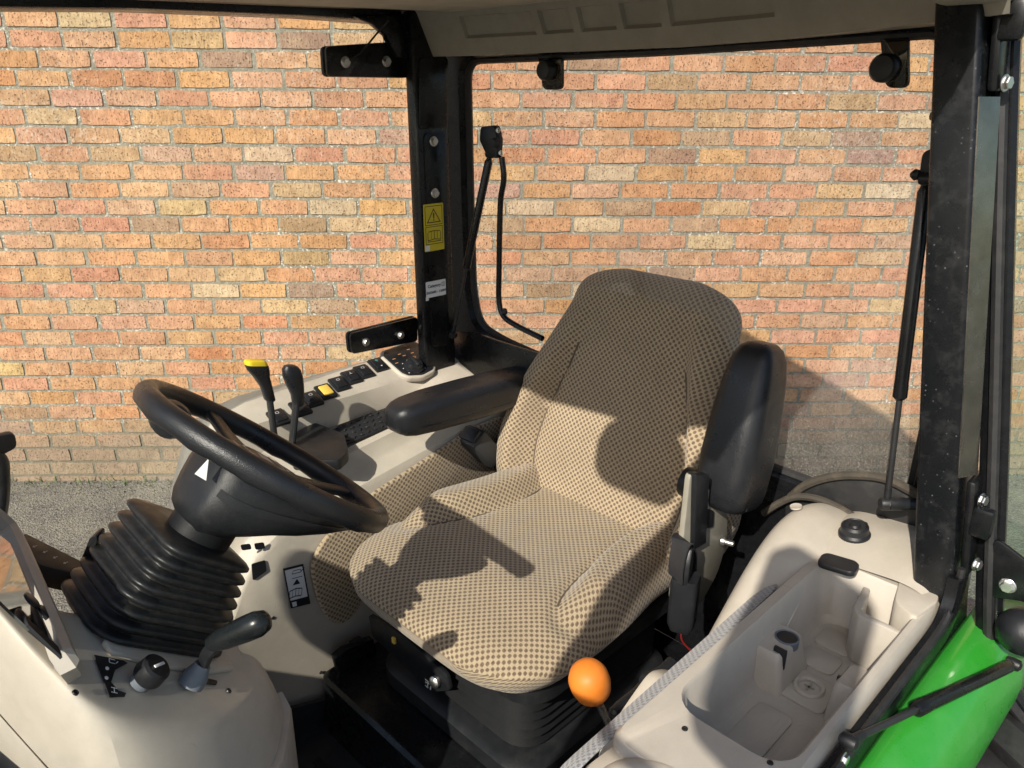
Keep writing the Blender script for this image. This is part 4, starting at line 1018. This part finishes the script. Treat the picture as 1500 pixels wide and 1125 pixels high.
def onb(px, py, d=0.0): return on(px, py, bp + bn * d, bn)
# rocker switches
for i, (px, py, mt) in enumerate(((408, 612, 'b'), (440, 598, 'b'), (457, 585, 'b'), (477, 574, 'y'), (497, 563, 'b'), (515, 553, 'b'), (533, 545, 'b'), (554, 535, 'i'))):
    c = onb(px, py); bm = box(c, (.040, .050, .010), .003, ax=(X, V((0, .923, -.385)), bn)); so_ = obj('switch', bm, 'black_plastic', con)
    if mt == 'y': obj('rocker', box(c + bn * .006, (.026, .034, .006), .003, ax=(X, V((0, .923, -.385)), bn)), 'amber_switch', so_); tag(so_, 'amber rocker switch')
    else: obj('rocker', box(c + bn * .006 - Y * 0, (.029, .036, .005), .003, ax=(X, V((0, .923, -.385)), bn)), 'black_soft', so_)
    if mt == 'b': decal([line2((-.004, -.003), (.004, -.003), .0014), line2((0, -.003), (0, .004), .0014)] if i % 2 else [ring2(rrect(.009, .007, .002, 2), .7)], c + V((0, -.008, .0033)), -X, V((0, -.923, .385)), .0090, so_, 'pictogram', 'silver_mark')
    if mt == 'i':
        decal([line2((-.005, 0), (.005, 0), .002), line2((0, -.005), (0, .005), .002)], c + V((0, -.010, .004)), -X, V((0, -.923, .385)), .0090, so_, 'pictogram', 'icon_teal')
        decal([rrect(.004, .004, .0018, 2)], c + V((0, .012, -.005)), -X, V((0, -.923, .385)), .0090, so_, 'indicator', 'white_mark')
# dial panel
dpn = [onb(px, py, .0) for px, py in ((562, 518), (602, 504), (610, 506), (634, 536), (633, 544), (618, 552), (598, 553), (588, 549), (561, 525))]
dcn = sum(dpn, V()) / len(dpn)
obj('dial_housing', prism(round_poly([dcn + (p - dcn) * 1.13 - bn * .012 for p in dpn], .012), bn, .018, .005, 3), 'beige', con)
dpl = obj('dial_panel', prism(round_poly(dpn, .006), bn, .010, .002), 'black_plastic', con)
du, dv_ = -X, V((0, -.923, .385))
k_ = onb(606, 538, .010); kno = obj('dial', lathe(k_, bn, [(.027, 0), (.027, .006), (.022, .008), (.021, .016), (.018, .018), (.001, .018)], 32), 'black_soft', dpl)
obj('pointer', box(k_ + bn * .021, (.010, .034, .008), .003, ax=(X, V((0, .923, -.385)), bn)), 'black_plastic', kno)
rr_ = random.Random(5)
for px, py in ((577, 526), (585, 519), (598, 512), (604, 517), (581, 532), (592, 521), (607, 523), (593, 507)):
    c = onb(px, py, .0105)
    decal([line2((-.0045, -.002), (.0045, -.002), .0016), line2((-.003, .003), (.003, .003), .0016), line2((-.003, -.002), (-.003, .003), .0014), line2((.003, -.002), (.003, .003), .0014)] if rr_.random() < .6 else [line2((-.005, 0), (.005, 0), .0026)], c, du, dv_, .0004, dpl, 'pictogram', 'icon_amber')
for k in range(7):
    an = math.radians(-30 + 40 * k); c = k_ + (du * math.cos(an) + dv_ * math.sin(an)) * .031
    decal([rrect(.003, .003, .0013, 2)], c, du, dv_, .0008, dpl, 'scale_dot', 'white_mark')
# ribbed rubber mat in the console tray
tm = B(); pts = [(.42, -.536), (.09, -.534), (.06, -.520), (.06, -.458), (.42, -.450)]
loft(tm, [[V((x, y, 1.094 - .012 * (x - .05) / .35 + (-.14) * (y + .5))) for x, y in pts], [V((x, y, 1.099 - .012 * (x - .05) / .35 + (-.14) * (y + .5))) for x, y in pts]]); bev(tm, .002)
tmo = obj('tray_mat', tm, 'mat_black', con)
lug = B()
for i in range(16):
    for j in range(4):
        x = .085 + i * .02 + (.01 if j % 2 else 0); y = -.522 + j * .020
        merge(lug, box((x, y, 1.101 - .012 * (x - .05) / .35 - .14 * (y + .5)), (.011, .004, .0025), .001, ax=(V((.8, .6 if (i + j) % 2 else -.6, 0)), V((-.6 if (i + j) % 2 else .6, .8, 0)), Z), seg=1))
tag(obj('tread', lug, 'black_soft', tmo), kind='stuff')
# lever gate block and two levers
gb = prism(round_poly([at(px, py, z=1.085) for px, py in ((425, 652), (462, 632), (506, 650), (512, 676), (498, 690), (430, 690))], .012), Z, .026, .006)
obj('lever_gate', gb, 'black_plastic', con)
def lever(foot, head, sh, mats, name, ky):
    fo = obj(name, tube(smooth_path([foot, foot.lerp(head, .5) + V((0, 0, 0)), head], 4), 1, shape=rrect(.010, .020, .004, 2), upv=Y), 'black_plastic', con)
    return fo
f1 = at(402, 640, y=-.49); h1 = at(395, 585, y=-.50); t1 = at(385, 545, y=-.50)
lv = lever(f1, h1, None, None, 'lever', 0); tag(lv, 'lever with yellow capped grip')
d1 = (t1 - h1).normalized()
bm = B(); rr = []
side1 = (at(404, 530, y=-.50) - at(368, 530, y=-.50)).normalized()
for t, w_, h_ in ((-.004, .018, .018), (.0, .024, .022), (.03, .026, .024), (.055, .036, .027), (.070, .048, .030), (.080, .050, .030), (.083, .049, .029)):
    c = h1 + d1 * t - side1 * (.010 * smst(.02, .08, t)); rr.append([c + side1 * a + side1.cross(d1) * b_ for a, b_ in rrect(w_, h_, min(w_, h_) * .4, 4)])
loft(bm, rr); gp = obj('grip', bm, 'black_soft', lv)
bm = B(); rr = []
for t, k in ((.0831, 1.0), (.088, .99), (.093, .90), (.095, .7)):
    c = h1 + d1 * t - side1 * .011; rr.append([c + side1 * a * k + side1.cross(d1) * b_ * k for a, b_ in rrect(.049, .029, .011, 4)])
loft(bm, rr); obj('cap', bm, 'yellow', gp)
f2 = at(428, 648, y=-.47); h2 = at(434, 590, y=-.48); t2 = at(432, 545, y=-.48)
lv2 = lever(f2, h2, None, None, 'lever', 0); tag(lv2, 'lever with black mushroom grip')
bm = B(); rr = []; d2 = (at(430, 535, y=-.48) - h2).normalized()
for t, w_, h_, s_ in ((-.006, .018, .02, .004), (.0, .026, .026, .004), (.02, .030, .028, .004), (.04, .040, .030, .0), (.062, .046, .030, -.004), (.078, .042, .028, -.006), (.086, .030, .022, -.007), (.089, .014, .010, -.007)):
    c = h2 + d2 * t + side1 * s_; rr.append([c + side1 * a + side1.cross(d2) * b_ for a, b_ in rrect(w_, h_, min(w_, h_) * .45, 5)])
loft(bm, rr); obj('grip', bm, 'black_soft', lv2)
# cloth side panel under the console, sticker and small openings
def uvplane(o, ax1, ax2):
    me = o.data; uv = me.uv_layers.new(name='UVMap') if not me.uv_layers else me.uv_layers[0]
    for lp in me.loops:
        p = me.vertices[lp.vertex_index].co; uv.data[lp.index].uv = (p.dot(ax1), p.dot(ax2))
cp = [V((x, -.362, z)) for x, z in ((-.10, 1.062), (.02, 1.058), (.335, .990), (.47, .925), (.502, .875), (.492, .78), (.470, .715), (.435, .685), (.395, .70), (.34, .78), (.30, .85), (-.10, .85))]
cpo = obj('cloth_panel', prism(round_poly(cp, .03, 5), Y, .014, .006, 3), 'seat_cloth', con, True, 45); uvplane(cpo, X, Z)
sy = -.3625
def wl2(px, py, d=0): return at(px, py, y=sy + d)
stc = wl2(434, 859); su, sv = (wl2(450, 830) - wl2(416, 834)).normalized(), Z
su = -X; sv = (wl2(416, 833) - wl2(428, 889)); sv = Z
st = obj('service_label', prism([wl2(*q) for q in ((414.5, 833), (444, 826), (454.5, 884), (426, 891))], Y, .001, 0), 'ink', con, False)
inn = [wl2(*q, .0012) for q in ((417, 836), (442.5, 829.5), (450.5, 873.5), (425.5, 880))]
obj('panel', prism(inn, Y, .0004, 0), 'white_sticker', st, False)
cen = sum(inn, V()) / 4; lu = (inn[1] - inn[0]).normalized(); lvv = (inn[0] - inn[3]).normalized(); Wd = (inn[1] - inn[0]).length; Hh = (inn[0] - inn[3]).length
def sc2(pl, k=1): return [(x * Wd * k, y * Hh * k) for x, y in pl]
sh2 = [sc2([(-.22, -.02), (.22, -.02), (0, .15)]), sc2(line2((-.30, .19), (.30, .19), .02)), sc2(line2((-.33, .33), (.22, .33), .02)), sc2(line2((-.33, .33), (-.25, .42), .02)), sc2(line2((-.25, .42), (.15, .42), .02)), sc2(line2((.15, .42), (.22, .33), .03)), sc2(line2((.22, .36), (.38, .44), .03)),
       sc2(line2((-.36, -.40), (-.36, -.18), .03)), sc2(line2((.36, -.40), (.36, -.18), .03)), sc2(line2((-.36, -.40), (0, -.37), .03)), sc2(line2((.36, -.40), (0, -.37), .03)), sc2(line2((-.36, -.18), (0, -.14), .03)), sc2(line2((.36, -.18), (0, -.14), .03)), sc2(line2((0, -.37), (0, -.14), .03)), sc2(line2((-.18, -.38), (-.18, -.16), .02)), sc2(line2((.18, -.38), (.18, -.16), .02))]
nrm_ = lu.cross(lvv)
decal(sh2, cen + Y * .0006, lu, lvv, .0003 if nrm_.y > 0 else -.0003, st, 'pictogram', 'ink')
bl_ = [wl2(*q, .0014) for q in ((427.5, 882.5), (434, 881), (435, 887.5), (429, 889))]
obj('code_patch', prism(bl_, Y, .0003, 0), 'white_mark', st, False)
for q in (((352, 798), (366, 796), (368, 804), (354, 806)), ((372, 796), (386, 794), (388, 803), (374, 805)), ((368, 826), (388, 820), (390, 836), (370, 850))):
    obj('socket', prism(round_poly([wl2(*p) for p in q], .004), Y, .002, 0), 'ink', con, False)

# ================================================================== LEFT-HAND STORAGE CONSOLE (near side)
sto = thing('storage_console', 'near side beige storage console with open tray below the door pillar', 'console', (.25, .62, .5))
def rr4(x0, x1, y0, y1, r, n=6): return [((x0 + x1) / 2 + a, (y0 + y1) / 2 + b_) for a, b_ in rrect(x1 - x0, y1 - y0, r, n)]
tz = 1.100
tb = B(); rings = []
for (x0, x1, y0, y1, r, z) in ((-.07, .60, .530, .738, .03, .70), (-.07, .60, .532, .738, .03, 1.05), (-.07, .60, .535, .736, .03, tz - .008), (-.062, .592, .540, .730, .03, tz),
                               (.012, .492, .556, .722, .045, tz + .001), (.016, .488, .560, .718, .042, tz - .004), (.028, .476, .571, .706, .036, tz - .090), (.038, .466, .581, .696, .030, tz - .100)):
    rings.append([V((x, y, z)) for x, y in rr4(x0, x1, y0, y1, r)])
loft(tb, rings, True, False, True); tbo = obj('tray', tb, 'beige_grey', sto, True, 40)
# moulded ribs in the tray floor
fz = tz - .100
def rib(x0, x1, y0, y1, h=.005, r=.012): 
    b_ = B(); loft(b_, [[V((x, y, fz - .002)) for x, y in rr4(x0, x1, y0, y1, r, 4)], [V((x, y, fz + h * .7)) for x, y in rr4(x0, x1, y0, y1, r, 4)], [V((x, y, fz + h)) for x, y in rr4(x0 + .003, x1 - .003, y0 + .003, y1 - .003, r, 4)]]); return b_
for a in ((.30, .425, .598, .652), (.30, .425, .660, .690), (.060, .115, .592, .650), (.125, .175, .592, .650), (.19, .265, .600, .675)):
    obj('floor_rib', rib(*a), 'beige_grey', tbo)
ringd = B(); loft(ringd, [circ(V((.225, .638, fz + .006)), X, Y, .024, 24), circ(V((.225, .638, fz + .010)), X, Y, .022, 24), circ(V((.225, .638, fz + .010)), X, Y, .018, 24), circ(V((.225, .638, fz + .006)), X, Y, .016, 24)], True, False, False); obj('floor_emblem', ringd, 'beige_grey', tbo)
decal([line2((-.010, 0), (.010, 0), .004), line2((0, -.008), (0, .008), .004)], V((.225, .638, fz + .0062)), X, Y, .0006, tbo, 'floor_mark', 'trim_grey')
# divider posts with slots, one with a round socket
p1 = at(1120, 905, z=tz - .02); p2 = at(1228, 962, z=tz - .03)
po = B(); pr = [[V((x, y, z)) for x, y in rr4(.185 - g, .262 + g, .556, .603 + g, .010)] for z, g in ((fz, .012), (tz - .055, .002), (tz - .042, .0), (tz - .038, -.003))]
loft(po, pr); poo = obj('divider_post', po, 'beige_grey', tbo)
obj('round_socket', lathe(V((.212, .588, tz - .0385)), Z, [(.0185, -.012), (.0185, .0015), (.0165, .0025), (.0155, .0)], 28), 'grey_cap', poo)
obj('socket_floor', lathe(V((.212, .588, tz - .0380)), Z, [(.0158, 0), (.0155, .0006)], 28), 'ink', poo)
obj('slot', box((.252, .597, tz - .055), (.006, .020, .05), .001), 'ink', poo)
po = B(); loft(po, [[V((x, y, z)) for x, y in rr4(.205 - g, .262 + g, .684 - g, .722, .008)] for z, g in ((fz, .006), (tz - .036, .001), (tz - .030, -.003))]); poo = obj('divider_post', po, 'beige_grey', tbo)
obj('slot', box((.244, .690, tz - .055), (.006, .018, .045), .001), 'ink', poo)
# rear corner pocket wall
pw = B(); loft(pw, [[V((x, y, z)) for x, y in ((.030, .628), (.100, .640), (.115, .655), (.115, .722), (.103, .722), (.101, .664), (.094, .652), (.030, .640))] for z in (fz, tz - .012)]); bev(pw, .003)
obj('pocket_wall', pw, 'beige_grey', tbo)
# front end: rounded hump
hu = B(); rings = []
for x, h_, k in ((.592, -.012, 1), (.63, -.008, 1), (.68, -.03, .99), (.73, -.07, .97), (.77, -.13, .94), (.79, -.20, .9)):
    rings.append([V((x, .635 + a * k, tz + h_ + b_)) for a, b_ in ((-.103, -.40), (-.102, -.02), (-.092, -.004), (-.05, .004), (.05, .004), (.092, -.002), (.102, -.014), (.104, -.40))])
loft(hu, rings, False, False, False); obj('front_cover', hu, 'beige', sto, True, 60)
ov = B(); loft(ov, [[V((.640 + a * k, .635 + b_ * k, tz + z - .10 * max(0, a * k - .0))) for a, b_ in rrect(.145, .145, .071, 9)] for k, z in ((1.15, -.020), (1.04, -.008), (.92, -.001), (.78, .002), (.66, .001), (.60, -.003), (.57, -.007), (.3, -.008), (.02, -.008))]); obj('cup_rim', ov, 'beige', sto, True, 50)
# rear deck behind the tray: blanking plate and socket cap
dk = B(); rings = []
for x, z0 in ((.016, tz + .001), (-.03, tz + .012), (-.075, tz + .020), (-.12, tz + .022), (-.18, tz + .012)):
    rings.append([V((x, y, z0 + dz)) for y, dz in ((.505, -.02), (.530, -.003), (.56, .003), (.62, .006), (.67, .012), (.70, .010), (.735, -.002), (.740, -.10))])
loft(dk, rings, False, False, False); dko = obj('rear_deck', dk, 'beige', sto, True, 60); dko.modifiers.new('sub', 'SUBSURF').render_levels = 2
dn = V((.12, -.05, .99)).normalized()
c = at(1228, 827, z=tz + .010)
bu = (at(1200, 817, z=tz) - at(1260, 838, z=tz)).normalized(); bw_ = dn.cross(bu).normalized(); bu = bw_.cross(dn)
bp_ = B(); loft(bp_, [[c + bu * a * k + bw_ * b_ * k + dn * h for a, b_ in rrect(.062, .036, .012, 5)] for k, h in ((1, -.004), (1, .003), (.94, .005))]); obj('blank_plate', bp_, 'black_plastic', sto)
c = at(1252, 776, z=tz + .030)
cap = lathe(c - dn * .012, dn, [(.027, 0), (.027, .006), (.024, .010), (.023, .020), (.019, .024), (.017, .022), (.010, .021), (.007, .024), (.001, .024)], 28); cpo_ = obj('socket_cap', cap, 'black_plastic', sto, True, 25)
tb_ = (at(1272, 762, z=tz + .03) - c).normalized(); obj('tab', box(c + tb_ * .028 - dn * .001, (.018, .014, .010), .003, ax=(tb_, dn.cross(tb_), dn)), 'black_plastic', cpo_)
# corner block where the deck meets the pillar foot
ck = prism(round_poly([at(px, py, z=tz + .006) for px, py in ((1322, 828), (1372, 846), (1376, 880), (1340, 905), (1310, 880))], .012), Z, -.10, .006); obj('corner_block', ck, 'beige', sto)
# inner fender hump between seat and deck
hm = B(); rings = []
for x, top, yi in ((.40, .90, .470), (.30, .985, .468), (.20, 1.05, .462), (.10, 1.100, .452), (.0, 1.125, .440), (-.08, 1.130, .438), (-.15, 1.118, .445), (-.20, 1.09, .46)):
    rings.append([V((x, yi + a, top + b_ if b_ > -.5 else .5)) for a, b_ in ((-.016, -1), (-.014, -.12), (-.008, -.05), (.004, -.016), (.022, -.003), (.045, .0), (.080, -.004), (.110, -.02))])
loft(hm, rings, False, False, False); hmo = obj('fender_hump', hm, 'beige', sto, True, 70); q_ = hmo.modifiers.new('sub', 'SUBSURF'); q_.levels = 1; q_.render_levels = 2
# grey cloth roll along the inner edge
cr = B(); uvl = cr.loops.layers.uv.new('UVMap'); cl_ = []
for i in range(31):
    t = i / 30; x = .115 + (.80 - .115) * t
    p = V((x, .516 + .003 * t, 1.079 - .012 * t - .10 * smst(.75, 1, t))); k = math.sqrt(max(.02, 1 - max(0, 1 - t * 12) ** 2)); cl_.append((p, k))
rings = [[p + (Y * .8 + Z * .6) * (.0200 * math.cos(q)) * k + (Z * .8 - Y * .6) * (.0040 * math.sin(q)) * k for q in [2 * pi * j / 16 for j in range(16)]] for p, k in cl_]
rv = loft(cr, rings); 
for f in cr.faces:
    for lp in f.loops:
        p = lp.vert.co; lp[uvl].uv = (p.x, p.y * .8 + p.z * .6)
obj('cloth_roll', cr, 'grey_cloth', sto, True, 60)

# park brake lever and orange knob lever between seat and console
br = thing('hand_lever', 'orange ball knob on a steel lever beside the near storage console', 'lever', at(890, 1050, y=.44))
kc = at(864, 999, y=.42); ka = (at(850, 962, y=.42) - at(880, 1042, y=.42)).normalized()
obj('knob', lathe(kc - ka * .034, ka, [(.010, .0), (.020, .002), (.0275, .014), (.0305, .030), (.0300, .046), (.0255, .058), (.016, .0655), (.006, .068), (.001, .0683)], 32), 'orange', br)
obj('shaft', tube(smooth_path([at(878, 1030, y=.42), at(888, 1052, y=.42), at(900, 1085, y=.425), at(905, 1130, y=.43)], 4), .0062, 12), 'steel', br)
pb = thing('park_brake', 'black park brake handle in a beige slot next to the orange knob', 'lever', at(940, 1040, y=.45))
obj('slot_cover', prism(round_poly([at(px, py, y=.462) for px, py in ((928, 1010), (950, 980), (972, 976), (984, 984), (960, 1030), (900, 1100), (880, 1140), (866, 1140), (880, 1080))], .02), Y, .03, .008), 'beige', pb)
obj('handle', lathe(at(898, 1046, y=.447), at(972, 984, y=.447) - at(898, 1046, y=.447), [(.004, -.004), (.009, 0), (.011, .02), (.010, .06), (.013, .09), (.013, .12), (.008, .126)], 16), 'black_soft', pb)
obj('pawl', tube([at(945, 1000, y=.452), at(972, 985, y=.452), at(985, 972, y=.452)], .012, 10), 'black_plastic', pb)

# ================================================================== FLOOR
flo = thing('floor_mat', 'black rubber floor mat with raised edge under the seat', 'mat', (.6, 0, .45))
fm = B(); rings = []
for g, z in ((0, .40), (0, .445), (.02, .455), (.05, .45)):
    rings.append([V((x, y, z)) for x, y in rr4(-.18 + g, 1.10 - g, -.40 + g, .66 - g, .06, 5)])
loft(fm, rings); obj('mat', fm, 'mat_black', flo)
sk = [at(px, py, y=-.352) for px, py in ((300, 1046), (352, 1040), (420, 1034), (470, 1022), (500, 1010), (530, 1040), (560, 1180), (300, 1180))]
obj('side_flap', prism(round_poly(sk, .02), Y, .012, .004), 'mat_black', flo)
for k in range(5): obj('rib', box((.50 + k * .085, .02, .4515), (.02, .56, .010), .004), 'mat_black', flo)
# seat platform
plt = B(); loft(plt, [[V((x, y, z)) for x, y in rr4(-.16, .52 - g, -.335 + g, .36 - g, .03, 4)] for z, g in ((.44, 0), (.60, 0), (.608, .008))]); po_ = obj('seat_platform', plt, 'black_paint', flo)
obj('side_bracket', prism([at(px, py, y=-.318) for px, py in ((484, 958), (498, 946), (540, 930), (560, 1010), (560, 1120), (504, 1120), (498, 1012))], Y, .02, .003), 'black_paint', po_)
obj('side_clip', box(at(522, 942, y=-.32), (.03, .02, .02), .003), 'black_plastic', po_)
obj('cab_floor', prism([(-.19, -.66, .42), (1.38, -.50, .42), (1.38, .50, .42), (.9, .70, .42), (-.19, .75, .42)], (0, 0, -1), .04, 0), 'black_paint', cab)
obj('fire_wall', prism([(1.20, -.52, .42), (1.20, .46, .42), (1.20, .46, 1.12), (1.20, -.52, 1.12)], (1, 0, 0), .03, .004), 'black_plastic', cab)

# small fixings: a moulded plug on the hump, screws and part lines on the plastics
hc = at(1166, 742, z=1.128); obj('plug', lathe(hc, V((.1, -.2, 1)), [(.011, -.002), (.011, .0015), (.008, .0005), (.001, .0005)], 20), 'beige_grey', sto)
for px, py in ((1003, 1068), (1128, 1118), (1360, 868)):
    c = at(px, py, z=tz + .0005); obj('screw', lathe(c, Z, [(.0042, 0), (.0038, .0016), (.0022, .0018), (.0018, .0006), (.0005, .0006)], 14), 'dark_metal', sto)
for px, py in ((110, 1015), (335, 1012)):
    c = onp(px, py, .001); obj('screw', lathe(c, PNRM, [(.0042, 0), (.0038, .0016), (.0022, .0018), (.0018, .0006), (.0005, .0006)], 14), 'dark_metal', dash)
for px, py in ((400, 905), (470, 985)):
    c = at(px, py, y=-.368); obj('screw', lathe(c, Y, [(.0042, 0), (.0038, .0016), (.0022, .0018), (.0018, .0006), (.0005, .0006)], 14), 'dark_metal', con)
